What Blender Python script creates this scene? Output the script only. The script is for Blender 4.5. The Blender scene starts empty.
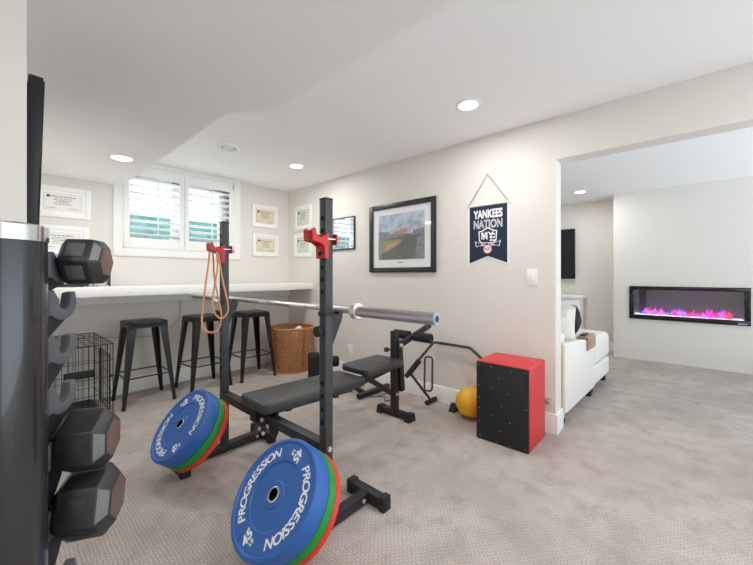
import bpy, bmesh, math, random
from mathutils import Vector, Matrix, Euler
random.seed(4)
PI = math.pi
R = math.radians
SC = bpy.context.scene
COL = SC.collection

# ------------------------------------------------------------------ camera, world, exposure
YAW = 48.2
cam_d = bpy.data.cameras.new('camera')
cam_d.sensor_width = 36.0
cam_d.lens = 36.0 * 343.0 / 753.0
cam_d.shift_y = -7.5 / 753.0
cam_d.clip_start = 0.02
cam = bpy.data.objects.new('camera', cam_d)
cam.location = (0, 0, 1.22)
cam.rotation_euler = (PI / 2, 0, -R(YAW))
COL.objects.link(cam)
SC.camera = cam

SKY_DIM, SKY_BRIGHT, LOWER_BOOST = 0.9, 2.5, 2.5
world = bpy.data.worlds.new('sky')
SC.world = world
world.use_nodes = True
wnt = world.node_tree
wb = wnt.nodes['Background']
wb.inputs['Color'].default_value = (0.80, 0.91, 1.0, 1)
# overcast sky, brightest on the garden side of the house (+Y)
w_tc = wnt.nodes.new('ShaderNodeTexCoord')
w_sep = wnt.nodes.new('ShaderNodeSeparateXYZ')
w_mr = wnt.nodes.new('ShaderNodeMapRange')
w_mr.inputs[1].default_value = -0.2
w_mr.inputs[2].default_value = 0.6
w_mr.inputs[3].default_value = SKY_DIM
w_mr.inputs[4].default_value = SKY_BRIGHT
wnt.links.new(w_tc.outputs['Generated'], w_sep.inputs[0])
wnt.links.new(w_sep.outputs['Y'], w_mr.inputs[0])
# lower half of the world boosted, added to brighten the ceiling indoors
w_gr = wnt.nodes.new('ShaderNodeMapRange')
w_gr.inputs[1].default_value = -0.06
w_gr.inputs[2].default_value = 0.06
w_gr.inputs[3].default_value = LOWER_BOOST
w_gr.inputs[4].default_value = 1.0
w_mul = wnt.nodes.new('ShaderNodeMath')
w_mul.operation = 'MULTIPLY'
wnt.links.new(w_sep.outputs['Z'], w_gr.inputs[0])
wnt.links.new(w_mr.outputs[0], w_mul.inputs[0])
wnt.links.new(w_gr.outputs[0], w_mul.inputs[1])
wnt.links.new(w_mul.outputs[0], wb.inputs['Strength'])

SC.view_settings.view_transform = 'Standard'
SC.view_settings.look = 'None'
SC.view_settings.gamma = 1.0
SC.view_settings.use_curve_mapping = False
SC.view_settings.exposure = 0.88
SC.cycles.diffuse_bounces = 10
SC.cycles.max_bounces = 14
LAMP_W = 5.3
LAMP_COL = (1.0, 0.99, 0.965)

# ------------------------------------------------------------------ materials
def lin(c):
    return tuple(((v / 255) / 12.92 if v / 255 <= 0.04045 else ((v / 255 + 0.055) / 1.055) ** 2.4) for v in c)

def mat(name, rgb, rough=0.5, metal=0.0, var=0.06, scale=30.0, bump=0.0, bscale=200.0, coat=0.0, spec=0.5, spread=0.5):
    m = bpy.data.materials.new(name)
    m.use_nodes = True
    nt = m.node_tree
    b = nt.nodes['Principled BSDF']
    c = lin(rgb)
    tc = nt.nodes.new('ShaderNodeTexCoord')
    nz = nt.nodes.new('ShaderNodeTexNoise')
    nz.inputs['Scale'].default_value = scale
    nz.inputs['Detail'].default_value = 3
    nt.links.new(tc.outputs['Object'], nz.inputs['Vector'])
    mx = nt.nodes.new('ShaderNodeMix')
    mx.data_type = 'RGBA'
    mx.inputs[6].default_value = (*[v * (1 - var) for v in c], 1)
    mx.inputs[7].default_value = (*[min(1, v * (1 + var)) for v in c], 1)
    cr = nt.nodes.new('ShaderNodeMapRange')
    cr.inputs[1].default_value = 0.5 - spread
    cr.inputs[2].default_value = 0.5 + spread
    nt.links.new(nz.outputs['Fac'], cr.inputs[0])
    nt.links.new(cr.outputs[0], mx.inputs[0])
    nt.links.new(mx.outputs[2], b.inputs['Base Color'])
    b.inputs['Roughness'].default_value = rough
    b.inputs['Metallic'].default_value = metal
    b.inputs['Specular IOR Level'].default_value = spec
    if coat:
        b.inputs['Coat Weight'].default_value = coat
        b.inputs['Coat Roughness'].default_value = 0.03
    if bump:
        n2 = nt.nodes.new('ShaderNodeTexNoise')
        n2.inputs['Scale'].default_value = bscale
        nt.links.new(tc.outputs['Object'], n2.inputs['Vector'])
        bp = nt.nodes.new('ShaderNodeBump')
        bp.inputs['Strength'].default_value = bump
        bp.inputs['Distance'].default_value = 0.002
        nt.links.new(n2.outputs['Fac'], bp.inputs['Height'])
        nt.links.new(bp.outputs['Normal'], b.inputs['Normal'])
    return m

def emit(name, rgb, strength):
    m = bpy.data.materials.new(name)
    m.use_nodes = True
    nt = m.node_tree
    nt.nodes.clear()
    o = nt.nodes.new('ShaderNodeOutputMaterial')
    e = nt.nodes.new('ShaderNodeEmission')
    e.inputs['Color'].default_value = (*lin(rgb), 1)
    e.inputs['Strength'].default_value = strength
    nt.links.new(e.outputs[0], o.inputs['Surface'])
    return m

def glass_mat(name, tint=(1, 1, 1), gloss=0.08, rough=0.02):
    m = bpy.data.materials.new(name)
    m.use_nodes = True
    nt = m.node_tree
    nt.nodes.clear()
    o = nt.nodes.new('ShaderNodeOutputMaterial')
    t = nt.nodes.new('ShaderNodeBsdfTransparent')
    t.inputs['Color'].default_value = (*tint, 1)
    g = nt.nodes.new('ShaderNodeBsdfGlossy')
    g.inputs['Roughness'].default_value = rough
    f = nt.nodes.new('ShaderNodeFresnel')
    f.inputs['IOR'].default_value = 1.5
    a = nt.nodes.new('ShaderNodeMath')
    a.operation = 'ADD'
    a.inputs[1].default_value = gloss
    ge = nt.nodes.new('ShaderNodeNewGeometry')
    ir = nt.nodes.new('ShaderNodeMapRange')
    ir.inputs[3].default_value = 1.5
    ir.inputs[4].default_value = 1 / 1.5
    nt.links.new(ge.outputs['Backfacing'], ir.inputs[0])
    nt.links.new(ir.outputs[0], f.inputs['IOR'])
    mx = nt.nodes.new('ShaderNodeMixShader')
    nt.links.new(f.outputs[0], a.inputs[0])
    nt.links.new(a.outputs[0], mx.inputs[0])
    nt.links.new(t.outputs[0], mx.inputs[1])
    nt.links.new(g.outputs[0], mx.inputs[2])
    nt.links.new(mx.outputs[0], o.inputs['Surface'])
    return m

def carpet_mat():
    m = bpy.data.materials.new('carpet_loop')
    m.use_nodes = True
    nt = m.node_tree
    N = nt.nodes.new
    L = nt.links.new
    b = nt.nodes['Principled BSDF']
    b.inputs['Roughness'].default_value = 0.95
    b.inputs['Specular IOR Level'].default_value = 0.1
    tc = N('ShaderNodeTexCoord')
    def noise(scale, detail=4, rough=0.55, dist=0.0):
        n = N('ShaderNodeTexNoise')
        n.inputs['Scale'].default_value = scale
        n.inputs['Detail'].default_value = detail
        n.inputs['Roughness'].default_value = rough
        n.inputs['Distortion'].default_value = dist
        L(tc.outputs['Object'], n.inputs['Vector'])
        return n
    def ramp(src, lo, hi):
        r = N('ShaderNodeMapRange')
        r.inputs[1].default_value = lo
        r.inputs[2].default_value = hi
        r.interpolation_type = 'SMOOTHSTEP'
        L(src, r.inputs[0])
        return r.outputs[0]
    def mix(f, a, c):
        x = N('ShaderNodeMix')
        x.data_type = 'RGBA'
        L(f, x.inputs[0])
        for s, v in ((6, a), (7, c)):
            if isinstance(v, tuple):
                x.inputs[s].default_value = (*v, 1)
            else:
                L(v, x.inputs[s])
        return x.outputs[2]
    big = noise(1.6, 5, 0.6, 0.4)
    mid = noise(7.0, 4, 0.6)
    fine = noise(260.0, 2)
    c1 = mix(ramp(big.outputs['Fac'], 0.35, 0.66), lin((188, 178, 171)), lin((208, 199, 192)))
    c2 = mix(ramp(mid.outputs['Fac'], 0.42, 0.75), c1, lin((178, 169, 162)))
    # rows of short loops
    br = N('ShaderNodeTexBrick')
    br.inputs['Scale'].default_value = 1.0
    br.inputs['Brick Width'].default_value = 0.024
    br.inputs['Row Height'].default_value = 0.0145
    br.inputs['Mortar Size'].default_value = 0.0032
    br.inputs['Mortar Smooth'].default_value = 0.7
    wv = noise(30, 2)
    ad = N('ShaderNodeVectorMath')
    ad.operation = 'MULTIPLY_ADD'
    ad.inputs[1].default_value = (0.016, 0.016, 0)
    L(wv.outputs['Color'], ad.inputs[0])
    rot = N('ShaderNodeVectorRotate')
    rot.rotation_type = 'Z_AXIS'
    rot.inputs['Angle'].default_value = R(90)
    L(tc.outputs['Object'], rot.inputs['Vector'])
    L(rot.outputs[0], ad.inputs[2])
    L(ad.outputs[0], br.inputs['Vector'])
    mm = N('ShaderNodeMath')
    mm.operation = 'MULTIPLY'
    mm.inputs[1].default_value = 0.34
    L(br.outputs['Fac'], mm.inputs[0])
    c3 = mix(mm.outputs[0], c2, lin((112, 103, 97)))
    ff = N('ShaderNodeMath')
    ff.operation = 'MULTIPLY'
    ff.inputs[1].default_value = 0.35
    L(ramp(fine.outputs['Fac'], 0.45, 0.7), ff.inputs[0])
    c4 = mix(ff.outputs[0], c3, lin((140, 130, 124)))
    L(c4, b.inputs['Base Color'])
    sub = N('ShaderNodeMath')
    sub.operation = 'SUBTRACT'
    L(fine.outputs['Fac'], sub.inputs[0])
    L(br.outputs['Fac'], sub.inputs[1])
    bp = N('ShaderNodeBump')
    bp.inputs['Strength'].default_value = 0.6
    bp.inputs['Distance'].default_value = 0.004
    L(sub.outputs[0], bp.inputs['Height'])
    L(bp.outputs['Normal'], b.inputs['Normal'])
    return m

def flame_mat():
    m = bpy.data.materials.new('flame_light')
    m.use_nodes = True
    nt = m.node_tree
    nt.nodes.clear()
    N = nt.nodes.new
    L = nt.links.new
    o = N('ShaderNodeOutputMaterial')
    tc = N('ShaderNodeTexCoord')
    sp = N('ShaderNodeSeparateXYZ')
    L(tc.outputs['Object'], sp.inputs[0])
    nz = N('ShaderNodeTexNoise')
    nz.inputs['Scale'].default_value = 9
    nz.inputs['Detail'].default_value = 3
    L(tc.outputs['Object'], nz.inputs['Vector'])
    ra = N('ShaderNodeValToRGB')
    els = ra.color_ramp.elements
    els[0].position = 0.44
    els[0].color = (*lin((90, 110, 255)), 1)
    els[1].position = 0.64
    els[1].color = (*lin((255, 30, 60)), 1)
    e2 = els.new(0.54)
    e2.color = (*lin((255, 40, 200)), 1)
    L(nz.outputs['Fac'], ra.inputs[0])
    e = N('ShaderNodeEmission')
    e.inputs['Strength'].default_value = 2.0
    L(ra.outputs[0], e.inputs['Color'])
    t = N('ShaderNodeBsdfTransparent')
    mr = N('ShaderNodeMapRange')
    mr.inputs[1].default_value = 0.0
    mr.inputs[2].default_value = 0.13
    mr.inputs[3].default_value = 0.6
    mr.inputs[4].default_value = 0.05
    L(sp.outputs['Z'], mr.inputs[0])
    mx = N('ShaderNodeMixShader')
    L(mr.outputs[0], mx.inputs[0])
    L(t.outputs[0], mx.inputs[1])
    L(e.outputs[0], mx.inputs[2])
    L(mx.outputs[0], o.inputs['Surface'])
    return m

def mirror_print_mat():
    m = mat('glazed_print', (206, 214, 220), 0.03, 0.0, 0.2, 6, coat=1.0)
    b = m.node_tree.nodes['Principled BSDF']
    b.inputs['Metallic'].default_value = 0.85
    b.inputs['Roughness'].default_value = 0.02
    return m

M = {}
M['wall'] = mat('wall_paint', (224, 220, 214), 0.75, 0, 0.012, 3)
M['ceil'] = mat('ceiling_paint', (247, 247, 247), 0.85, 0, 0.01, 3)
M['trim'] = mat('white_trim', (240, 240, 238), 0.4, 0, 0.01, 5)
M['carpet'] = carpet_mat()
M['counter'] = mat('white_counter', (240, 239, 236), 0.3, 0, 0.012, 8)
M['blackm'] = mat('black_powder_coat', (30, 31, 33), 0.42, 0.0, 0.15, 60, 0.05, 500)
M['rackm'] = mat('charcoal_powder_coat', (52, 54, 58), 0.45, 0.0, 0.1, 60, 0.05, 500)
M['rackd'] = mat('black_frame_paint', (33, 34, 36), 0.5, 0.0, 0.15, 60, 0.05, 500)
M['stool'] = mat('black_satin_metal', (24, 24, 25), 0.33, 0.2, 0.15, 40)
M['hole'] = mat('drilled_hole', (6, 6, 7), 0.9)
M['chrome'] = mat('chrome', (222, 224, 227), 0.14, 1.0, 0.02, 20)
M['steel'] = mat('brushed_steel', (190, 190, 190), 0.3, 1.0, 0.06, 80)
M['shaft'] = mat('polished_shaft', (215, 215, 216), 0.4, 0.8, 0.03, 80)
M['vinyl'] = mat('black_vinyl', (52, 52, 54), 0.42, 0, 0.12, 20, 0.25, 320)
M['foam'] = mat('black_foam', (22, 22, 23), 0.75, 0, 0.15, 60, 0.1, 300)
M['rubber'] = mat('black_rubber', (26, 26, 28), 0.65, 0, 0.15, 60, 0.15, 300)
M['red'] = mat('red_coated_metal', (196, 22, 28), 0.38, 0, 0.08, 40)
M['redv'] = mat('red_vinyl', (206, 44, 52), 0.42, 0, 0.07, 10, 0.15, 300)
M['boxblack'] = mat('black_textured_panel', (31, 31, 32), 0.7, 0, 0.3, 120, 0.3, 150)
M['blue'] = mat('blue_rubber', (42, 96, 172), 0.42, 0, 0.06, 12, 0.05, 300)
M['green'] = mat('green_rubber', (20, 138, 52), 0.45, 0, 0.08, 12)
M['redr'] = mat('red_rubber', (222, 48, 36), 0.45, 0, 0.08, 12)
M['zinc'] = mat('zinc_bolt', (206, 206, 204), 0.4, 0.4, 0.03, 40)
M['ink'] = mat('white_lettering', (232, 234, 236), 0.5, 0, 0.02, 40)
M['yellow'] = mat('yellow_rubber', (236, 180, 40), 0.5, 0, 0.06, 12, 0.2, 200)
M['band'] = mat('tan_latex', (214, 146, 98), 0.5, 0, 0.1, 20)
M['wicker'] = mat('woven_cane', (190, 128, 80), 0.6, 0, 0.35, 45, 0.3, 200)
M['blanket'] = mat('brown_wool', (112, 84, 64), 0.9, 0, 0.2, 30)
M['wire'] = mat('black_wire', (26, 26, 27), 0.4, 0.3, 0.1, 50)
M['white'] = mat('white_plastic', (240, 240, 238), 0.4, 0, 0.01, 20)
M['frame_w'] = mat('white_frame', (240, 240, 239), 0.35, 0, 0.01, 20)
M['frame_b'] = mat('dark_frame', (38, 42, 48), 0.35, 0, 0.12, 30)
M['paper_y'] = mat('cream_parchment', (224, 214, 186), 0.7, 0, 0.04, 25)
M['paper_g'] = mat('pale_green_parchment', (214, 218, 203), 0.7, 0, 0.04, 25)
M['paper_w'] = mat('white_paper', (238, 238, 235), 0.7, 0, 0.02, 25)
M['text'] = mat('grey_print', (146, 141, 128), 0.8)
M['navy'] = mat('navy_felt', (30, 42, 66), 0.85, 0, 0.15, 90, 0.2, 500)
M['felt_w'] = mat('white_felt', (232, 233, 234), 0.85, 0, 0.03, 90)
M['felt_g'] = mat('silver_felt', (186, 190, 196), 0.8, 0, 0.04, 90)
M['pink'] = mat('red_stitching', (206, 74, 84), 0.8)
M['string'] = mat('grey_string', (84, 80, 76), 0.8)
M['sofa'] = mat('ivory_fabric', (232, 230, 224), 0.9, 0, 0.03, 40, 0.25, 400)
M['sofab'] = mat('beige_fabric', (214, 200, 178), 0.9, 0, 0.03, 40, 0.25, 400)
M['wood'] = mat('oak_slats', (186, 150, 118), 0.5, 0, 0.25, 18)
M['screen'] = mat('dark_screen', (24, 26, 30), 0.25, 0, 0.05, 10)
M['tvside'] = mat('tv_casing', (22, 23, 25), 0.5, 0, 0.05, 10)
M['post'] = mat('satin_black_post', (40, 40, 42), 0.24, 0.1, 0.06, 8, coat=0.4)
M['cradle'] = mat('grey_rubber_cradle', (84, 86, 90), 0.6, 0, 0.1, 30)
M['plate_d'] = mat('dark_navy_plate', (24, 26, 31), 0.5, 0, 0.1, 20)
M['hex'] = mat('urethane_black', (37, 37, 39), 0.42, 0, 0.15, 50, 0.12, 400)
M['hexend'] = mat('end_face_reflection', (104, 80, 70), 0.45, 0, 0.25, 22)  # brownish reflection on the end faces, put into the colour
M['hexbev'] = mat('highlit_bevel', (104, 104, 106), 0.5, 0, 0.2, 25)  # pale highlight on the upper bevel, put into the colour
M['mat_b'] = mat('white_mount_board', (246, 247, 248), 0.6, 0, 0.01, 30)
M['sky_p'] = mat('printed_cloudy_sky', (182, 196, 218), 0.35, 0, 0.3, 11, spread=0.16)
M['stand'] = mat('printed_grandstand', (132, 132, 142), 0.4, 0, 0.6, 60, spread=0.15)
M['field'] = mat('printed_shaded_field', (94, 98, 92), 0.4, 0, 0.12, 20)
M['infield'] = mat('printed_orange_infield', (208, 150, 116), 0.4, 0, 0.1, 20)
M['grass_p'] = mat('printed_grass', (150, 150, 96), 0.4, 0, 0.1, 20)
M['brick_p'] = mat('printed_building', (206, 138, 124), 0.4, 0, 0.3, 90)
M['hedge'] = mat('hedge_leaves', (86, 134, 128), 0.8, 0, 0.35, 14)
M['lens'] = emit('lamp_lens', (255, 250, 242), 5.0)
M['flame'] = flame_mat()
M['crystal'] = emit('lit_crystals', (224, 232, 255), 1.5)
M['firebox'] = mat('dark_firebox', (88, 84, 94), 0.6, 0, 0.15, 10)
M['panel_g'] = mat('grey_backdrop_cutout', (120, 112, 118), 0.6, 0, 0.15, 10)
M['fgloss'] = mat('black_gloss_frame', (14, 14, 16), 0.15, 0, 0.05, 10)
M['glass'] = glass_mat('clear_glass', (1, 1, 1), 0.0)
M['fglass'] = glass_mat('smoked_glass', (0.85, 0.85, 0.88), 0.05)
M['mirror'] = mirror_print_mat()
M['sticker'] = mat('pale_blue_ring', (130, 165, 205), 0.4)

# ------------------------------------------------------------------ mesh helpers
class MB:
    def __init__(s):
        s.v, s.f, s.m = [], [], []
    def add(s, v, f, mi=0, mtx=None):
        o = len(s.v)
        for p in v:
            p = Vector(p)
            s.v.append(mtx @ p if mtx else p)
        for q in f:
            s.f.append([i + o for i in q])
            s.m.append(mi)
        return s
    def addbm(s, bm, mi=0, mtx=None):
        bm.verts.index_update()
        s.add([v.co.copy() for v in bm.verts], [[v.index for v in f.verts] for f in bm.faces], mi, mtx)
        bm.free()
        return s
    def box(s, a, b, bev=0.0, mi=0, mtx=None, seg=2):
        a, b = Vector(a), Vector(b)
        bm = bmesh.new()
        bmesh.ops.create_cube(bm, size=1)
        c, d = (a + b) / 2, b - a
        for v in bm.verts:
            v.co = Vector((c.x + v.co.x * abs(d.x), c.y + v.co.y * abs(d.y), c.z + v.co.z * abs(d.z)))
        if bev:
            bmesh.ops.bevel(bm, geom=list(bm.edges), offset=bev, segments=seg, affect='EDGES', profile=0.5)
        return s.addbm(bm, mi, mtx)
    def bar(s, p0, p1, w, h, mi=0, bev=0.003, up=(0, 0, 1), mtx=None):
        # rectangular tube from p0 to p1
        p0, p1 = Vector(p0), Vector(p1)
        x = (p1 - p0).normalized()
        upv = Vector(up)
        if abs(x.dot(upv)) > 0.98:
            upv = Vector((1, 0, 0))
        y = upv.cross(x).normalized()
        z = x.cross(y)
        m = Matrix((x, y, z)).transposed().to_4x4()
        m.translation = p0
        if mtx:
            m = mtx @ m
        return s.box((0, -w / 2, -h / 2), ((p1 - p0).length, w / 2, h / 2), bev, mi, m)
    def cyl(s, p0, p1, r, r2=None, seg=20, mi=0, bev=0.0, mtx=None):
        p0, p1 = Vector(p0), Vector(p1)
        z = (p1 - p0)
        h = z.length
        r2 = r if r2 is None else r2
        prof = [(0, 0), (r - bev, 0), (r, bev), (r2, h - bev), (r2 - bev, h), (0, h)] if bev else [(0, 0), (r, 0), (r2, h), (0, h)]
        q = z.to_track_quat('Z', 'Y').to_matrix().to_4x4()
        q.translation = p0
        if mtx:
            q = mtx @ q
        return s.lathe(prof, seg, mi, q)
    def lathe(s, prof, seg=24, mi=0, mtx=None):
        v, f, rings = [], [], []
        for r, z in prof:
            if r <= 1e-6:
                rings.append([len(v)])
                v.append((0, 0, z))
            else:
                rings.append(list(range(len(v), len(v) + seg)))
                for k in range(seg):
                    a = 2 * PI * k / seg
                    v.append((r * math.cos(a), r * math.sin(a), z))
        for a, b in zip(rings, rings[1:]):
            if len(a) == 1 and len(b) == 1:
                continue
            for k in range(seg):
                k2 = (k + 1) % seg
                if len(a) == 1:
                    f.append([a[0], b[k2], b[k]])
                elif len(b) == 1:
                    f.append([a[k], a[k2], b[0]])
                else:
                    f.append([a[k], a[k2], b[k2], b[k]])
        return s.add(v, f, mi, mtx)
    def tube(s, pts, r, seg=8, closed=False, mi=0, smooth=0, flat=None, mtx=None):
        P = [Vector(p) for p in pts]
        if smooth:
            Q = []
            n = len(P)
            for i in range(n if closed else n - 1):
                a = P[(i - 1) % n] if (closed or i > 0) else P[0]
                b, c = P[i], P[(i + 1) % n]
                d = P[(i + 2) % n] if (closed or i < n - 2) else P[-1]
                for k in range(smooth):
                    t = k / smooth
                    Q.append(0.5 * ((2 * b) + (c - a) * t + (2 * a - 5 * b + 4 * c - d) * t * t + (3 * b - a - 3 * c + d) * t ** 3))
            if not closed:
                Q.append(P[-1])
            P = Q
        n = len(P)
        v, f = [], []
        ref = None
        for i in range(n):
            if closed:
                t = (P[(i + 1) % n] - P[i - 1]).normalized()
            else:
                t = (P[min(i + 1, n - 1)] - P[max(i - 1, 0)]).normalized()
            if ref is None:
                ref = t.orthogonal().normalized()
                if flat:
                    ref = Vector(flat)
            u = (ref - t * ref.dot(t)).normalized()
            ref = u if not flat else ref
            w = t.cross(u)
            ru, rw = (r, r) if not isinstance(r, tuple) else r
            for k in range(seg):
                a = 2 * PI * k / seg
                v.append(P[i] + u * ru * math.cos(a) + w * rw * math.sin(a))
        for i in range(n if closed else n - 1):
            j = (i + 1) % n
            for k in range(seg):
                k2 = (k + 1) % seg
                f.append([i * seg + k, i * seg + k2, j * seg + k2, j * seg + k])
        if not closed:
            f.append(list(range(seg))[::-1])
            f.append([(n - 1) * seg + k for k in range(seg)])
        return s.add(v, f, mi, mtx)
    def prism(s, poly, o, u, w, d, mi=0, bev=0.0, mtx=None):
        # polygon (2-D) in the plane o + a*u + b*w, extruded along d
        o, u, w, d = Vector(o), Vector(u), Vector(w), Vector(d)
        bm = bmesh.new()
        a = [bm.verts.new(o + u * p[0] + w * p[1]) for p in poly]
        b = [bm.verts.new(o + u * p[0] + w * p[1] + d) for p in poly]
        n = len(poly)
        bm.faces.new(a[::-1])
        bm.faces.new(b)
        for i in range(n):
            bm.faces.new([a[i], a[(i + 1) % n], b[(i + 1) % n], b[i]])
        bmesh.ops.recalc_face_normals(bm, faces=bm.faces)
        if bev:
            es = [e for e in bm.edges if (e.verts[0] in a) == (e.verts[1] in a)]
            bmesh.ops.bevel(bm, geom=es, offset=bev, segments=3, affect='EDGES', profile=0.5)
        return s.addbm(bm, mi, mtx)
    def sphere(s, c, r, seg=24, mi=0, sc=(1, 1, 1), mtx=None):
        bm = bmesh.new()
        bmesh.ops.create_uvsphere(bm, u_segments=seg, v_segments=seg // 2, radius=1)
        for v in bm.verts:
            v.co = Vector((c[0] + v.co.x * r * sc[0], c[1] + v.co.y * r * sc[1], c[2] + v.co.z * r * sc[2]))
        return s.addbm(bm, mi, mtx)
    def build(s, name, mats, parent=None, ang=35):
        me = bpy.data.meshes.new(name)
        me.from_pydata([tuple(p) for p in s.v], [], s.f)
        for m in (mats if isinstance(mats, (list, tuple)) else [mats]):
            me.materials.append(m)
        me.polygons.foreach_set('material_index', s.m)
        me.polygons.foreach_set('use_smooth', [True] * len(s.f))
        me.update()
        me.set_sharp_from_angle(angle=R(ang))
        o = bpy.data.objects.new(name, me)
        COL.objects.link(o)
        if parent:
            o.parent = parent
        return o

def tag(o, label=None, cat=None, group=None, kind=None):
    if label: o['label'] = label
    if cat: o['category'] = cat
    if group: o['group'] = group
    if kind: o['kind'] = kind
    return o

def thing(name, loc, label, cat, group=None, rz=0.0):
    o = bpy.data.objects.new(name, None)
    o.location = loc
    o.rotation_euler = (0, 0, rz)
    o.empty_display_size = 0.1
    COL.objects.link(o)
    return tag(o, label, cat, group)

def kids(o):
    return [c for c in COL.objects if c.parent == o]

def dup(o, loc, label, rz=None):
    def cp(src, par):
        c = src.copy()
        COL.objects.link(c)
        if par is not None:
            c.parent = par
        for ch in kids(src):
            cp(ch, c)
        return c
    r = cp(o, None)
    r.location = loc
    if rz is not None:
        r.rotation_euler = (0, 0, rz)
    r['label'] = label
    return r

def structure(o):
    o['kind'] = 'structure'
    return o

def rrect(w, h, r, n=5):
    out = []
    for cx, cy, a0 in ((w / 2 - r, h / 2 - r, 0), (-w / 2 + r, h / 2 - r, 90), (-w / 2 + r, -h / 2 + r, 180), (w / 2 - r, -h / 2 + r, 270)):
        for k in range(n + 1):
            a = R(a0 + 90 * k / n)
            out.append((cx + r * math.cos(a), cy + r * math.sin(a)))
    return out

def text2d(st, size, bold=0.0, shear=0.0, depth=0.0):
    cu = bpy.data.curves.new('t', 'FONT')
    cu.body = st
    cu.size = size
    cu.shear = shear
    cu.extrude = depth
    cu.align_x = 'CENTER'
    cu.align_y = 'CENTER'
    cu.resolution_u = 3
    ob = bpy.data.objects.new('t', cu)
    COL.objects.link(ob)
    dg = bpy.context.evaluated_depsgraph_get()
    me = ob.evaluated_get(dg).to_mesh()
    v = [p.co.copy() for p in me.vertices]
    f = [list(q.vertices) for q in me.polygons]
    ob.evaluated_get(dg).to_mesh_clear()
    bpy.data.objects.remove(ob)
    bpy.data.curves.remove(cu)
    if v:
        cx = (min(p.x for p in v) + max(p.x for p in v)) / 2
        for p in v:
            p.x -= cx
    if bold and v:
        v0, f0 = v, f
        v, f = [], []
        for dx in (-1, 0, 1):
            for dy in (-1, 0, 1):
                o_ = len(v)
                v += [Vector((p.x + dx * bold, p.y + dy * bold, p.z + (dx * 3 + dy) * 1.5e-5)) for p in v0]
                f += [[i + o_ for i in q] for q in f0]
    return v, f

# ------------------------------------------------------------------ room shell
XR, YF, HC, HS = 2.88, 4.30, 2.435, 2.134
XL, YS = 0.067, 1.45
YB = -2.6
structure(MB().box((-1.7, YB, -0.1), (6.7, 4.45, 0)).build('floor', M['carpet']))
structure(MB().box((-1.7, YB, HC), (6.7, 4.45, HC + 0.1)).build('ceiling', M['ceil']))
# lowered soffit on the left
sof = [(-1.7, YB), (1.06, YB), (1.03, 1.73), (0.882, 1.904), (0.882, YF), (-1.7, YF)]
structure(MB().prism(sof, (0, 0, HS), (1, 0, 0), (0, 1, 0), (0, 0, HC - HS)).build('ceiling_soffit', M['ceil']))
# far wall with window hole
wx0, wx1, wz0, wz1 = 0.91, 2.03, 1.55, 2.31
w = MB()
w.box((-0.05, YF, 0), (wx0, YF + 0.15, HC)).box((wx1, YF, 0), (3.03, YF + 0.15, HC))
w.box((wx0, YF, 0), (wx1, YF + 0.15, wz0)).box((wx0, YF, wz1), (wx1, YF + 0.15, HC))
structure(w.build('wall_far', M['wall']))
w = MB()
w.box((XR, 0.73, 0), (XR + 0.15, YF, HC)).box((XR, YB, 2.107), (XR + 0.15, 0.73, HC))
structure(w.build('wall_right', M['wall']))
w = MB()
w.box((-1.7, YS, 0), (XL, YS + 0.12, HS)).box((-0.05, YS + 0.12, 0), (XL, YF, HS)).box((-1.7, YB, 0), (-1.6, YS, HS)).box((-1.6, YB, 0), (0.9, YB + 0.1, HS))  # last box: unseen rear wall, added to cut daylight on the left stub
structure(w.build('wall_left', M['wall']))
# room beyond the opening
XF = 6.21
fy0, fy1, fz0, fz1 = -0.62, 0.587, 0.59, 1.06
w = MB()
hy0, hy1, hz0, hz1 = fy0 + 0.03, fy1 - 0.03, fz0 + 0.03, fz1 - 0.03
w.box((XF, YB, 0), (6.6, hy0, HC)).box((XF, hy1, 0), (6.6, 0.78, HC))
w.box((XF, hy0, 0), (6.6, hy1, hz0)).box((XF, hy0, hz1), (6.6, hy1, HC)).box((6.45, hy0, hz0), (6.6, hy1, hz1))
structure(w.build('wall_fireplace', M['wall']))
structure(MB().box((6.6, 0.5, 0), (6.7, 3.4, HC)).build('wall_alcove', M['wall']))
structure(MB().box((3.03, 3.3, 0), (6.6, 3.4, HC)).build('wall_back', M['wall']))

def skirting(name, a, b, n):
    # baseboard from a to b (floor points), n = direction into the room
    a, b, n = Vector(a), Vector(b), Vector(n)
    prof = [(0, 0), (0.016, 0), (0.016, 0.135), (0.011, 0.148), (0, 0.152)]
    return structure(MB().prism(prof, a, n, (0, 0, 1), b - a).build(name, M['trim']))
skirting('baseboard_right', (XR, 0.73, 0), (XR, YF, 0), (-1, 0, 0))
skirting('baseboard_jamb', (XR - 0.016, 0.73, 0), (XR + 0.166, 0.73, 0), (0, -1, 0))
skirting('baseboard_partition', (XR + 0.15, 0.73, 0), (XR + 0.15, 3.3, 0), (1, 0, 0))
skirting('baseboard_far', (XL, YF, 0), (XR, YF, 0), (0, -1, 0))
skirting('baseboard_left', (XL, YS + 0.0, 0), (XL, YF, 0), (1, 0, 0))
skirting('baseboard_alcove', (6.6, 0.78, 0), (6.6, 3.3, 0), (-1, 0, 0))

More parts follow.
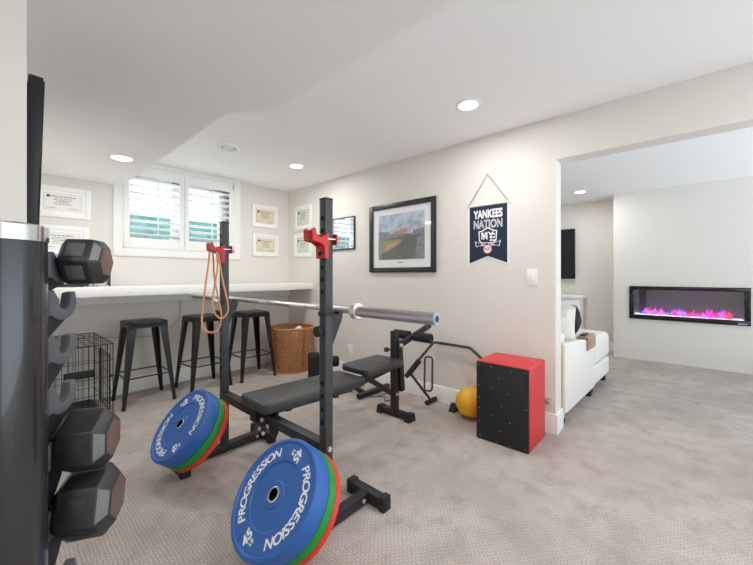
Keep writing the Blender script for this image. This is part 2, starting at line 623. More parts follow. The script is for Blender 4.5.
# ------------------------------------------------------------------ window with shutters
win = thing('window_1', (0, YF, 0), None, None)
structure(win)
c = MB()
cx0, cx1, cz0, cz1 = 0.808, 2.142, 1.418, 2.432
cw = 0.088
c.box((cx0, -0.022, cz0), (cx0 + cw, 0, cz1), 0.004).box((cx1 - cw, -0.022, cz0), (cx1, 0, cz1), 0.004)
c.box((cx0 + cw, -0.022, cz0), (cx1 - cw, 0, cz0 + cw), 0.004).box((cx0 + cw, -0.022, cz1 - 0.06), (cx1 - cw, 0, cz1), 0.004)
c.build('casing', M['trim'], win)
j = MB()
for a, b in (((wx0 - 0.02, -0.03, wz0 - 0.05), (wx0 + 0.0, 0.15, wz1 + 0.06)), ((wx1, -0.03, wz0 - 0.05), (wx1 + 0.02, 0.15, wz1 + 0.06)),
             ((wx0 - 0.02, -0.03, wz0 - 0.05), (wx1 + 0.02, 0.15, wz0)), ((wx0 - 0.02, -0.03, wz1), (wx1 + 0.02, 0.15, wz1 + 0.06))):
    j.box(a, b, 0.002)
j.build('shutter_frame', M['trim'], win)
for (a, b, lx0, lx1, rod) in ((0.895, 1.463, 0.945, 1.416, 1.193), (1.467, 2.035, 1.516, 1.992, 1.765)):
    lz0, lz1 = 1.612, 2.262
    p = MB()
    p.box((a, -0.034, 1.504), (lx0, -0.006, 2.37), 0.003).box((lx1, -0.034, 1.504), (b, -0.006, 2.37), 0.003)
    p.box((lx0, -0.034, 1.504), (lx1, -0.006, lz0), 0.003).box((lx0, -0.034, lz1), (lx1, -0.006, 2.37), 0.003)
    pan = p.build('shutter_panel', M['trim'], win)
    s = MB()
    n = 9
    for k in range(n):
        z = lz0 + (k + 0.5) * (lz1 - lz0) / n
        m = Matrix.Translation((0, -0.018, z)) @ Matrix.Rotation(R(-13), 4, 'X')
        s.box((lx0, -0.034, -0.006), (lx1, 0.034, 0.006), 0.005, 0, m)
    s.build('louvre_slats', M['trim'], pan)
    MB().box((rod - 0.006, -0.066, lz0 + 0.03), (rod + 0.006, -0.054, lz1 - 0.01), 0.003).build('tilt_rod', M['trim'], pan)
sash = MB()
for a, b in (((wx0, 0.1, wz0), (wx0 + 0.04, 0.14, wz1)), ((1.375, 0.1, wz0), (1.50, 0.14, wz1)), ((1.91, 0.1, wz0), (wx1, 0.14, wz1)),
             ((wx0, 0.1, wz0), (wx1, 0.14, wz0 + 0.05)), ((wx0, 0.1, wz1 - 0.05), (wx1, 0.14, wz1))):
    sash.box(a, b, 0.004)
sash.build('window_frame', M['trim'], win)
MB().box((wx0, 0.115, wz0), (wx1, 0.12, wz1)).build('pane', M['glass'], win)

# hedge outside
hm = MB()
for (o_, u_, w_) in (((-1.2, 6.0, 0.6), (5.2, 0, 0), (0, 0, 1.53)), ((-1.2, 6.0, 2.13), (5.2, 0, 0), (0, 0.8, 0))):
    nx, ny = 90, 26
    v, f = [], []
    for iy in range(ny + 1):
        for ix in range(nx + 1):
            a, b = ix / nx, iy / ny
            p = Vector(o_) + Vector(u_) * a + Vector(w_) * b
            e = 0 if iy in (0, ny) and o_[2] > 2 else 1
            p += Vector((random.uniform(-.02, .02), random.uniform(-.05, .03) * e, random.uniform(-.02, .02)))
            v.append(p)
    for iy in range(ny):
        for ix in range(nx):
            k = iy * (nx + 1) + ix
            f.append([k, k + 1, k + nx + 2, k + nx + 1])
    hm.add(v, f)
hm.box((-1.2, 6.05, 0.0), (4.0, 6.8, 2.08))
tag(hm.build('garden_hedge', M['hedge']), 'green garden hedge seen through the open window shutters', 'hedge')

# ------------------------------------------------------------------ ceiling lights
def downlight(x, y, z, label, r=0.068, first=[]):
    if not first:
        t = thing('recessed_light', (x, y, z), label, 'ceiling light', 'recessed ceiling lights')
        MB().lathe([(r, -0.004), (r + 0.004, -0.006), (r + 0.018, -0.004), (r + 0.02, 0.0), (r, 0.0), (r, -0.004)], 32).build('trim_ring', M['white'], t)
        MB().lathe([(0, -0.0035), (r, -0.0035), (r, 0), (0, 0)], 32).build('lens', M['lens'], t)
        la = bpy.data.lights.new('lamp', 'AREA')
        la.shape = 'DISK'
        la.size = 0.13
        la.energy = LAMP_W
        la.color = LAMP_COL
        la.spread = R(180)
        lo = bpy.data.objects.new('lamp', la)
        lo.location = (0, 0, -0.012)
        COL.objects.link(lo)
        lo.parent = t
        first.append(t)
        return t
    return dup(first[0], (x, y, z), label)
downlight(2.265, 1.145, HC, 'bright round ceiling light nearest the wide opening')
downlight(2.255, 3.215, HC, 'bright round ceiling light above the far right corner')
downlight(0.672, 3.268, HS, 'bright round light set in the lowered soffit')
downlight(5.729, 1.126, HC, 'round ceiling light in the room with the fireplace')
downlight(2.0, -0.9, HC, 'added round fill light in the ceiling behind the viewer, out of view')  # this and the next three: unseen fill lights added to brighten the room
downlight(0.98, 0.1, HS, 'added round fill light in the soffit above the viewer, out of view')
downlight(-0.4, -1.3, HS, 'added round fill light in the soffit behind the viewer, out of view')
downlight(-0.7, -0.3, HS, 'added round fill light in the soffit left of the dumbbell rack, out of view')
t = thing('ceiling_speaker', (1.482, 3.208, HC), 'unlit round white ceiling fitting between the lit lights', 'ceiling fitting')
MB().lathe([(0.064, -0.002), (0.068, -0.018), (0.085, -0.022), (0.1, -0.012), (0.102, 0), (0.064, 0), (0.064, -0.002)], 36).build('rim', M['white'], t)
MB().lathe([(0, -0.003), (0.064, -0.003), (0.064, 0), (0, 0)], 36).build('recess', M['text'], t)  # shading of the gap is put into this disc's grey colour
MB().lathe([(0, -0.016), (0.048, -0.014), (0.052, -0.003), (0, -0.003)], 36).build('grille', M['paper_w'], t)

# ------------------------------------------------------------------ counter
t = thing('counter', (0, 0, 0), 'long white wall counter running under the shuttered window', 'counter')
MB().box((XL + 0.003, 3.725, 1.03), (XR, YF - 0.004, 1.112), 0.004).build('worktop', M['counter'], t)
MB().box((XL + 0.003, YF - 0.034, 0.93), (XR, YF - 0.004, 1.03), 0.003).build('support_cleat', M['trim'], t)
# things on it
t = thing('laptop', (0.40, 4.17, 1.112), 'closed black laptop lying on the white counter', 'laptop')
MB().box((-0.17, -0.11, 0.006), (0.17, 0.11, 0.018), 0.004).build('base', M['frame_b'], t)
MB().box((-0.17, -0.11, 0.019), (0.17, 0.11, 0.027), 0.003).build('lid', M['screen'], t)
for sx in (-.14, .14):
    for sy in (-.09, .09):
        MB().cyl((sx, sy, 0), (sx, sy, 0.007), 0.012).build('rubber_foot', M['rubber'], t)
o = MB().lathe([(0, 0), (0.028, 0), (0.032, 0.004), (0.032, 0.045), (0.028, 0.048), (0.027, 0.01), (0, 0.01)], 20).build('desk_cup', M['steel'])
o.location = (0.615, 4.2, 1.112)
tag(o, 'small silver cup on the counter beside the closed laptop', 'cup')
t = thing('bookend', (0.76, 4.2, 1.112), 'grey L-shaped bookend standing on the counter', 'bookend')
MB().box((-0.012, -0.05, 0), (0.004, 0.05, 0.13), 0.003).build('upright', M['frame_b'], t)
MB().box((-0.1, -0.05, 0), (-0.012, 0.05, 0.012), 0.003).build('foot_plate', M['steel'], t)

# ------------------------------------------------------------------ framed certificates
def certificate(kind_mat, wdt, hgt, mount, seal_left=True):
    t = thing('certificate_frame', (0, 0, 0), '', 'framed certificate', 'white-framed certificates')
    fw = 0.042 if mount < 0.05 else 0.03
    f = MB()
    f.box((-wdt / 2, -0.02, -hgt / 2), (-wdt / 2 + fw, 0, hgt / 2), 0.003).box((wdt / 2 - fw, -0.02, -hgt / 2), (wdt / 2, 0, hgt / 2), 0.003)
    f.box((-wdt / 2 + fw, -0.02, -hgt / 2), (wdt / 2 - fw, 0, -hgt / 2 + fw), 0.003).box((-wdt / 2 + fw, -0.02, hgt / 2 - fw), (wdt / 2 - fw, 0, hgt / 2), 0.003)
    f.build('frame', M['frame_w'], t)
    MB().box((-wdt / 2 + fw, -0.008, -hgt / 2 + fw), (wdt / 2 - fw, -0.001, hgt / 2 - fw)).build('mount', M['mat_b'], t)
    pw, ph = wdt - 2 * (fw + mount), hgt - 2 * (fw + mount)
    pp = MB().box((-pw / 2, -0.0095, -ph / 2), (pw / 2, -0.008, ph / 2)).build('paper', kind_mat, t)
    ln = MB()
    for zz, ww, th in ((0.30, 0.62, 0.010), (0.19, 0.42, 0.006), (0.11, 0.5, 0.005), (0.03, 0.34, 0.008), (-0.06, 0.46, 0.005), (-0.14, 0.4, 0.005)):
        x0 = -pw * ww / 2
        while x0 < pw * ww / 2:
            d = random.uniform(0.012, 0.03)
            ln.box((x0, -0.0102, ph * zz - th / 2), (min(x0 + d, pw * ww / 2), -0.0095, ph * zz + th / 2))
            x0 += d + 0.006
    for x0, x1 in ((-0.4, -0.16), (0.12, 0.38)):
        ln.box((pw * x0, -0.0102, -ph * 0.34 - 0.002), (pw * x1, -0.0095, -ph * 0.34 + 0.002))
    for a, b in (((-.46, -.45), (.46, -.445)), ((-.46, .445), (.46, .45)), ((-.46, -.45), (-.455, .45)), ((.455, -.45), (.46, .45))):
        ln.box((pw * a[0], -0.0101, ph * a[1]), (pw * b[0], -0.0095, ph * b[1]))
    ln.build('printed_lines', M['text'], pp)
    MB().cyl((-pw * 0.36, -0.0106, ph * 0.30), (-pw * 0.36, -0.0095, ph * 0.30), ph * 0.075, seg=14).build('seal', M['frame_b'], pp)
    return t
c1 = certificate(M['paper_y'], 0.395, 0.305, 0.014)
c1.location = (2.50, YF, 2.022)
c1['label'] = 'cream certificate in white frame, upper one between window and corner'
c2 = dup(c1, (2.508, YF, 1.63), 'cream certificate in white frame, lower one between window and corner')
c3 = certificate(M['paper_g'], 0.385, 0.33, 0.014)
c3.location = (XR, 3.935, 2.018)
c3.rotation_euler = (0, 0, -PI / 2)
c3['label'] = 'pale green certificate in white frame, upper one on the picture wall by the corner'
c4 = dup(c3, (XR, 3.945, 1.636), 'pale green certificate in white frame, lower one on the picture wall by the corner')
c5 = certificate(M['paper_w'], 0.40, 0.285, 0.018)
c5.location = (0.435, YF, 1.893)
c5['label'] = 'white certificate in white frame, upper one left of the window'
c6 = dup(c5, (0.42, YF, 1.535), 'white certificate in white frame, partly behind the top dumbbell')

# ------------------------------------------------------------------ pictures on the right wall; local frame: x = viewer's right, z up, -y towards the room
def wall_pic(name, y, z, label, cat):
    t = thing(name, (XR, y, z), label, cat)
    t.rotation_euler = (0, 0, -PI / 2)
    return t
t = wall_pic('framed_print', (2.661 + 1.789) / 2, (1.99 + 1.248) / 2, 'large dark-framed stadium print with a wide white mount', 'framed print')
hw, hh, fw = 0.436, 0.371, 0.052
f = MB()
f.box((-hw, -0.03, -hh), (-hw + fw, 0, hh), 0.005).box((hw - fw, -0.03, -hh), (hw, 0, hh), 0.005)
f.box((-hw + fw, -0.03, -hh), (hw - fw, 0, -hh + fw), 0.005).box((-hw + fw, -0.03, hh - fw), (hw - fw, 0, hh), 0.005)
f.build('frame', M['frame_b'], t)
MB().box((-hw + fw, -0.012, -hh + fw), (hw - fw, -0.002, hh - fw)).build('mount', M['mat_b'], t)
pw, ph, pz = 0.305, 0.243, 0.01
P = MB()
def flatpoly(mb, pts, y, mi):
    mb.prism([(a * pw, pz + b * ph) for a, b in pts], (0, y, 0), (1, 0, 0), (0, 0, 1), (0, 0.0006, 0), mi)
flatpoly(P, [(-1, -1), (1, -1), (1, 1), (-1, 1)], -0.0135, 0)
flatpoly(P, [(-1, -1), (1, -1), (1, 0.1), (-1, 0.0)], -0.0142, 2)
flatpoly(P, [(-1, -0.15), (-0.55, -0.1), (0.3, 0.02), (1, 0.02), (1, 0.30), (0.55, 0.22), (0.5, 0.1), (-0.5, 0.12), (-0.5, 0.22), (-1, 0.28)], -0.0148, 1)
flatpoly(P, [(-0.25, 0.12), (0.3, 0.14), (0.3, 0.36), (0.0, 0.32), (0.0, 0.26), (-0.25, 0.24)], -0.0154, 5)
flatpoly(P, [(-0.82, -0.72), (-0.82, -0.16), (-0.3, -0.12), (0.12, -0.12), (0.06, -0.24), (-0.3, -0.48)], -0.0156, 4)
flatpoly(P, [(-0.78, -0.62), (-0.6, -0.34), (-0.15, -0.22), (0.02, -0.24), (-0.3, -0.45)], -0.0162, 3)
flatpoly(P, [(0.62, -1), (1, -1), (1, 0.02), (0.72, -0.1)], -0.0156, 1)
flatpoly(P, [(-1, -1), (-0.85, -0.95), (-0.8, -0.1), (-1, -0.1)], -0.0156, 1)
P.build('print', [M['sky_p'], M['stand'], M['field'], M['infield'], M['grass_p'], M['brick_p']], t)
MB().box((-0.035, -0.0128, -0.272), (0.035, -0.012, -0.262)).build('title_plate', M['text'], t)
MB().box((-hw + fw, -0.022, -hh + fw), (hw - fw, -0.02, hh - fw)).build('glazing', M['glass'], t)

t = wall_pic('small_framed_picture', (2.911 + 3.40) / 2, 1.727, 'small black-framed glass picture reflecting the window, behind the near rack post', 'framed picture')
hw, hh, fw = 0.245, 0.198, 0.014
f = MB()
f.box((-hw, -0.02, -hh), (-hw + fw, 0, hh), 0.003).box((hw - fw, -0.02, -hh), (hw, 0, hh), 0.003)
f.box((-hw + fw, -0.02, -hh), (hw - fw, 0, -hh + fw), 0.003).box((-hw + fw, -0.02, hh - fw), (hw - fw, 0, hh), 0.003)
f.build('frame', M['frame_b'], t)
MB().box((-hw + fw, -0.012, -hh + fw), (hw - fw, -0.002, hh - fw)).build('glazed_picture', M['mirror'], t)

# pennant
t = wall_pic('pennant', 1.27, 1.30, 'navy felt pennant with white lettering hanging from a string', 'pennant')
hw = 0.190
def pen(e, bot):
    return [(-hw + e, bot + e * 0.6), (0, 0.075 + bot * 0 + e * 0.6), (hw - e, bot + e * 0.6), (hw - e, 0.535 - e * 0.5), (-hw + e, 0.535 - e * 0.5)]
MB().prism(pen(0, 0), (0, -0.004, 0), (1, 0, 0), (0, 0, 1), (0, 0.003, 0)).build('border', M['felt_w'], t)
MB().prism(pen(0.020, 0.012), (0, -0.0055, 0), (1, 0, 0), (0, 0, 1), (0, 0.002, 0)).build('field', M['navy'], t)
MB().cyl((-hw - 0.006, -0.006, 0.535), (hw + 0.006, -0.006, 0.535), 0.006, seg=10).build('hanging_rod', M['white'], t)
MB().tube([(-hw + 0.005, -0.006, 0.535), (0.0, -0.008, 0.797), (hw - 0.005, -0.006, 0.535)], 0.0024, 6).build('string', M['string'], t)
MB().cyl((0, -0.014, 0.797), (0, 0, 0.797), 0.004, seg=10).build('nail', M['steel'], t)
tx = MB()
UP = Matrix.Rotation(PI / 2, 4, 'X')
for st, zz, mi, sz in (('YANKEES', 0.450, 0, 0.098), ('NATION', 0.362, 1, 0.098)):
    v, f_ = text2d(st, sz, 0.0042)
    wd = max(p.x for p in v) - min(p.x for p in v)
    k = 0.262 / wd
    tx.add([(p.x * k, p.y, p.z + 0.0002) for p in v], f_, mi, Matrix.Translation((0, -0.0062, zz)) @ UP)
tx.build('lettering', [M['felt_w'], M['felt_g']], t)
em = MB()
def pp_(pts, y, mi):
    em.prism(pts, (0, y, 0.25), (1, 0, 0), (0, 0, 1), (0, 0.0008, 0), mi)
pp_([(-.085, .055), (-.05, .062), (0, .09), (.05, .062), (.085, .055), (.08, -.03), (.0, -.1), (-.08, -.03)], -0.0068, 0)
pp_([(-.074, .046), (-.045, .052), (0, .076), (.045, .052), (.074, .046), (.07, -.026), (.0, -.088), (-.07, -.026)], -0.0074, 1)
for k in range(3):
    pp_([(0.018, 0.03 - k * 0.026), (0.07, 0.03 - k * 0.026), (0.068, 0.017 - k * 0.026), (0.018, 0.017 - k * 0.026)], -0.008, 0)
for a in (-0.06, -0.03):
    pp_([(a, 0.04), (a + 0.014, 0.044), (a + 0.03, 0.01), (a + 0.03, -0.02), (a + 0.018, -0.02), (a + 0.018, 0.008)], -0.008, 0)
v, f_ = text2d('NY', 0.085, 0.002)
em.add([(p.x, p.y, p.z) for p in v], f_, 0, Matrix.Translation((0, -0.0085, 0.262)) @ UP)
pp_([(-.118, -.03), (-.08, -.045), (.08, -.045), (.118, -.03), (.105, -.085), (.08, -.075), (-.08, -.075), (-.105, -.085)], -0.0088, 0)
pp_([(-.108, -.038), (-.078, -.05), (.078, -.05), (.108, -.038), (.1, -.077), (.078, -.07), (-.078, -.07), (-.1, -.077)], -0.0094, 1)
v, f_ = text2d('EST. 1903', 0.03, 0.0006)
em.add([(p.x, p.y, p.z) for p in v], f_, 0, Matrix.Translation((0, -0.0098, 0.19)) @ UP)
em.cyl((0, -0.0105, 0.145), (0, -0.0065, 0.145), 0.04, seg=24, mi=2)
em.cyl((0, -0.0112, 0.145), (0, -0.0105, 0.145), 0.034, seg=24, mi=0)
v, f_ = text2d('NY', 0.04, 0.001)
em.add([(p.x, p.y, p.z) for p in v], f_, 2, Matrix.Translation((0, -0.0118, 0.145)) @ UP)
em.build('emblem', [M['felt_w'], M['navy'], M['pink']], t)

# switch, outlet, door stop
t = wall_pic('light_switch', 0.902, 1.201, 'white light switch beside the wide opening', 'light switch')
MB().box((-0.04, -0.006, -0.066), (0.04, 0, 0.066), 0.003).build('cover_plate', M['white'], t)
MB().box((-0.016, -0.011, -0.034), (0.016, -0.005, 0.034), 0.002).build('rocker', M['frame_w'], t)
t = wall_pic('wall_outlet', 3.0, 0.317, 'white wall outlet behind the weight bench', 'outlet')
MB().box((-0.042, -0.006, -0.064), (0.042, 0, 0.064), 0.003).build('cover_plate', M['white'], t)
MB().box((-0.018, -0.009, 0.008), (0.018, -0.005, 0.042), 0.003).build('socket', M['frame_w'], t)
MB().box((-0.018, -0.009, -0.042), (0.018, -0.005, -0.008), 0.003).build('socket', M['frame_w'], t)
t = wall_pic('door_stop', 0.772, 0.253, 'short brushed metal door stop behind the red box', 'door stop')
MB().cyl((0, 0, 0), (0, -0.07, 0), 0.014, 0.016, 18, bev=0.002).build('barrel', M['steel'], t)
MB().cyl((0, -0.07, 0), (0, -0.08, 0), 0.017, seg=18, bev=0.003).build('tip', M['text'], t)

# ------------------------------------------------------------------ bar stools
def make_stool():
    t = thing('bar_stool', (0, 0, 0), '', 'bar stool', 'black metal bar stools at the counter')
    hs = 0.78
    s = MB()
    s.prism(rrect(0.335, 0.335, 0.05), (0, 0, hs - 0.03), (1, 0, 0), (0, 1, 0), (0, 0, 0.03), 0, 0.010)
    s.build('seat', M['stool'], t)
    ap = MB()
    for k in range(4):
        m = Matrix.Rotation(k * PI / 2, 4, 'Z')
        ap.prism([(-0.15, 0), (0.15, 0), (0.165, -0.055), (0.10, -0.045), (-0.10, -0.045), (-0.165, -0.055)], (0, 0.155, hs - 0.012), (1, 0, 0), (0, 0.05, 1), (0, 0.006, 0), 0, 0, m)
    ap.build('apron', M['stool'], t)
    MB().prism(rrect(0.09, 0.03, 0.014), (0, 0, hs - 0.0005), (1, 0, 0), (0, 1, 0), (0, 0, 0.001)).build('hand_slot', M['hole'], t)
    for sx in (-1, 1):
        for sy in (-1, 1):
            L = MB()
            n = 8
            top = Vector((sx * 0.155, sy * 0.155, hs - 0.02))
            bot = Vector((sx * 0.218, sy * 0.208, 0.012))
            v, f = [], []
            for i in range(n + 1):
                k = i / n
                p = top.lerp(bot, k)
                wd = 0.064 * (1 - k) + 0.026 * k
                th = 0.012
                # L-section: corner at p, flanges inwards
                pts = [(0, 0), (-sx * wd, 0), (-sx * wd, -sy * th), (-sx * th, -sy * th), (-sx * th, -sy * wd), (0, -sy * wd)]
                for a, b in pts:
                    v.append((p.x + a, p.y + b, p.z))
            for i in range(n):
                for q in range(6):
                    q2 = (q + 1) % 6
                    f.append([i * 6 + q, i * 6 + q2, (i + 1) * 6 + q2, (i + 1) * 6 + q])
            f.append([0, 1, 2, 3, 4, 5])
            f.append([n * 6 + q for q in range(6)])
            bm = bmesh.new()
            vs = [bm.verts.new(p) for p in v]
            for q in f:
                bm.faces.new([vs[i] for i in q])
            bmesh.ops.recalc_face_normals(bm, faces=bm.faces)
            L.addbm(bm)
            leg = L.build('leg', M['stool'], t)
            c_ = bot + Vector((-sx * 0.012, -sy * 0.012, 0))
            MB().box((c_.x - 0.015, c_.y - 0.015, 0), (c_.x + 0.015, c_.y + 0.015, 0.03), 0.004).build('foot_cap', M['rubber'], leg)
    z = 0.27
    k = 1 - z / hs
    ax, ay = 0.155 + 0.063 * k - 0.012, 0.155 + 0.053 * k - 0.012
    for a, b in (((-ax, -ay), (ax, -ay)), ((ax, -ay), (ax, ay)), ((ax, ay), (-ax, ay)), ((-ax, ay), (-ax, -ay))):
        MB().bar((*a, z), (*b, z), 0.006, 0.014).build('footrest', M['stool'], t)
    return t
st = make_stool()
st.location = (0.985, 3.93, 0)
st['label'] = 'black metal bar stool nearest the wire crate'
dup(st, (1.54, 3.92, 0), 'black metal bar stool in the middle, partly behind the rack post', R(3))
dup(st, (2.085, 3.905, 0), 'black metal bar stool beside the wicker basket', R(-2))

# loose cable under the counter
o = MB().tube([(0.5, 4.285, 0.62), (0.75, 4.28, 0.60), (1.1, 4.28, 0.56), (1.3, 4.28, 0.62), (1.42, 4.28, 0.75), (1.42, 4.285, 1.03)], 0.003, 6, smooth=6).build('wall_cable', M['text'])
tag(o, 'thin grey cable running along the wall under the counter', 'cable')

# ------------------------------------------------------------------ wire crate
t = thing('dog_crate', (0.11, 3.45, 0), 'black folding wire pet crate under the counter', 'pet crate')
W_, D_, H_ = 0.54, 0.78, 0.655
def wirepanel(nm, o, u, v, nu, nv, fine=0):
    o, u, v = Vector(o), Vector(u), Vector(v)
    p = MB()
    for i in range(nu + 1):
        r = 0.0035 if i in (0, nu) else 0.0019
        p.tube([o + u * (i / nu), o + u * (i / nu) + v], r, 5)
    for k in range(nv + 1):
        r = 0.0035 if k in (0, nv) else 0.0022
        p.tube([o + v * (k / nv), o + v * (k / nv) + u], r, 5)
    return p.build(nm, M['wire'], t)
wirepanel('front_panel', (0, 0, 0.01), (W_, 0, 0), (0, 0, H_), 14, 5)
wirepanel('back_panel', (0, D_, 0.01), (W_, 0, 0), (0, 0, H_), 14, 5)
wirepanel('side_panel', (W_, 0, 0.01), (0, D_, 0), (0, 0, H_), 8, 5)
wirepanel('side_panel', (0, 0, 0.01), (0, D_, 0), (0, 0, H_), 8, 5)
wirepanel('top_panel', (0, 0, H_ + 0.01), (W_, 0, 0), (0, D_, 0), 10, 7)
MB().box((0.02, 0.02, 0.012), (W_ - 0.02, D_ - 0.02, 0.04), 0.006).build('tray', M['rubber'], t)
d = MB()
d.tube([(W_ + 0.006, 0.16, 0.08), (W_ + 0.006, 0.16, 0.55), (W_ + 0.006, 0.56, 0.55), (W_ + 0.006, 0.56, 0.08)], 0.004, 6, True)
for k in range(1, 5):
    d.tube([(W_ + 0.006, 0.16 + k * 0.08, 0.08), (W_ + 0.006, 0.16 + k * 0.08, 0.55)], 0.002, 5)
dr = d.build('door', M['wire'], t)
MB().tube([(W_ + 0.012, 0.14, 0.36), (W_ + 0.02, 0.14, 0.37), (W_ + 0.02, 0.22, 0.37), (W_ + 0.02, 0.22, 0.32), (W_ + 0.012, 0.2, 0.31)], 0.004, 6).build('latch', M['wire'], dr)
MB().box((W_ - 0.3, -0.006, 0.42), (W_ - 0.12, 0.0, 0.48), 0.002).build('name_plate', M['rubber'], t)

# ------------------------------------------------------------------ wicker basket
t = thing('wicker_basket', (2.595, 3.80, 0), 'tall brown woven wicker basket in the room corner', 'basket')
bm = bmesh.new()
seg, rows, hb_ = 66, 22, 0.545
vs = []
for i in range(rows + 1):
    k = i / rows
    r = 0.246 + 0.026 * k
    vs.append([bm.verts.new((r * math.cos(2 * PI * s / seg) + 0.002 * math.sin(s * 3 + i), r * math.sin(2 * PI * s / seg), 0.004 + hb_ * k)) for s in range(seg)])
for i in range(rows):
    for s in range(seg):
        if random.random() < 0.10:
            pass
        bm.faces.new([vs[i][s], vs[i][(s + 1) % seg], vs[i + 1][(s + 1) % seg], vs[i + 1][s]])
keep = [f for f in bm.faces if random.random() < 0.10]
solid = [[v.co.copy() for v in f.verts] for f in keep]
bmesh.ops.wireframe(bm, faces=list(bm.faces), thickness=0.0105, offset=0, use_replace=True, use_boundary=True, use_even_offset=True)
b = MB().addbm(bm)
for q in solid:
    b.add(q, [[0, 1, 2, 3]])
b.build('woven_wall', M['wicker'], t)
rim = MB()
rim.lathe([(0.264, hb_ - 0.015), (0.276, hb_ - 0.015), (0.28, hb_ + 0.002), (0.272, hb_ + 0.014), (0.264, hb_ + 0.01), (0.264, hb_ - 0.015)], 60)
rim.build('rim', M['wicker'], t)
MB().cyl((0, 0, 0.0), (0, 0, 0.014), 0.238, seg=48).build('base', M['wicker'], t)
tw = MB()
tw.cyl((-0.05, -0.04, 0.447), (0.07, 0.0, 0.50), 0.036, seg=20, bev=0.012)
o = tw.build('rolled_towel', M['white'])
o.location = (2.60, 3.72, 0.036)
tag(o, 'white rolled towel sticking out of the wicker basket', 'towel')
o = MB().prism(rrect(0.36, 0.36, 0.16), (0, 0, 0.014), (1, 0, 0), (0, 1, 0), (0, 0, 0.43), 0, 0.03).build('folded_blanket', M['blanket'])
o.location = (2.60, 3.80, 0)
tag(o, 'brown folded blanket filling the wicker basket', 'blanket')

# ------------------------------------------------------------------ squat rack
XU = 1.064
YN, YFA = 1.275, 2.36
rack = thing('squat_rack', (XU, (YN + YFA) / 2, 0), 'tall black two-post squat rack holding the barbell', 'squat rack')
oy = (YN + YFA) / 2
HU, hwu = 1.582, 0.0235
for Y in (YN, YFA):
    y = Y - oy
    up = MB().box((-hwu, y - hwu, 0.05), (hwu, y + hwu, HU), 0.004).build('upright', M['rackm'], rack)
    for z in [0.52 + 0.062 * k for k in range(4)] + [1.14 + 0.058 * k for k in range(7)]:
        MB().cyl((-hwu - 0.0008, y, z), (-hwu + 0.002, y, z), 0.012, seg=16).build('adjustment_hole', M['hole'], up)
    MB().box((-hwu - 0.001, y - hwu - 0.001, HU - 0.006), (hwu + 0.001, y + hwu + 0.001, HU + 0.005), 0.004).build('end_cap', M['rubber'], up)
    bs = MB().bar((-0.27, y, 0.034), (0.27, y, 0.036), 0.052, 0.052).build('base_beam', M['rackd'], rack)
    for xc in (-0.292, 0.292):
        sgn = 1
        ft = MB().box((xc - 0.026, y - 0.115, 0.006), (xc + 0.026, y + 0.115, 0.05 if xc < 0 else 0.066), 0.004).build('foot_bar', M['rackd'], rack)
        for e in (-1, 1):
            MB().box((xc - 0.03, y + e * 0.118 - 0.02, 0), (xc + 0.03, y + e * 0.118 + 0.02, 0.058 if xc < 0 else 0.075), 0.006).build('foot_cap', M['rubber'], ft)
    MB().cyl((0.23, y - 0.034, 0.036), (0.23, y - 0.024, 0.036), 0.011, seg=6).build('bolt', M['zinc'], rack)
    # bar saddle: collar, gusset, lip
    zs = 1.03
    sd = MB()
    sd.box((-hwu - 0.005, y - hwu - 0.005, zs - 0.005), (hwu + 0.005, y + hwu + 0.005, zs + 0.016), 0.002)
    sd.prism([(hwu, zs + 0.012), (hwu + 0.028, zs + 0.0), (hwu + 0.06, zs + 0.012), (hwu + 0.072, zs + 0.03), (hwu + 0.062, zs - 0.03), (hwu, zs - 0.15)], (0, y - 0.02, 0), (1, 0, 0), (0, 0, 1), (0, 0.04, 0), 0, 0.002)
    sd.build('bar_saddle', M['rackd'], rack)
    kn = MB()
    kn.cyl((-hwu - 0.016, y, zs - 0.075), (-hwu, y, zs - 0.075), 0.01)
    kn.lathe([(0, 0), (0.02, 0), (0.026, 0.006), (0.026, 0.02), (0.02, 0.026), (0, 0.026)], 10, 0, Matrix.Translation((-hwu - 0.014, y, zs - 0.075)) @ Matrix.Rotation(-PI / 2, 4, 'Y'))
    kn.build('adjustment_knob', M['rubber'], rack)
    e = -1
    MB().cyl((-0.002, y + e * (hwu + 0.009), 0.395), (-0.002, y + e * hwu, 0.395), 0.012, seg=6).build('bolt', M['zinc'], rack)
yF, yN_ = YFA - oy, YN - oy
MB().box((-0.03, 1.88 - oy, 0.37), (0.026, yF - hwu, 0.42), 0.003).build('cross_beam', M['rackd'], rack)
MB().box((-0.018, yN_ + hwu, 0.362), (0.034, 1.90 - oy, 0.412), 0.003).build('cross_beam', M['rackd'], rack)
br = MB()
br.box((-0.045, 1.86 - oy, 0.355), (-0.022, 1.925 - oy, 0.425), 0.003)
br.build('joint_cap', M['rubber'], rack)
pl = MB()
pl.prism([(-0.05, 0.06), (0.05, 0.06), (0.05, -0.06), (0.0, -0.12), (-0.05, -0.06)], (0.036, 1.80 - oy, 0.36), (0, 1, 0), (0, 0, 1), (0.006, 0, 0), 0, 0.001)
pl.prism([(-0.04, 0.04), (0.04, 0.04), (0.04, -0.03), (0.0, -0.08), (-0.04, -0.03)], (-0.024, 1.82 - oy, 0.36), (0, 1, 0), (0, 0, 1), (0.005, 0, 0), 0, 0.001)
pl.build('joint_plate', M['rackd'], rack)
for yy, zz in ((1.81, 0.385), (1.84, 0.325), (1.80, 0.31)):
    MB().cyl((-0.035, yy - oy, zz), (-0.024, yy - oy, zz), 0.012, seg=6).build('bolt', M['zinc'], rack)

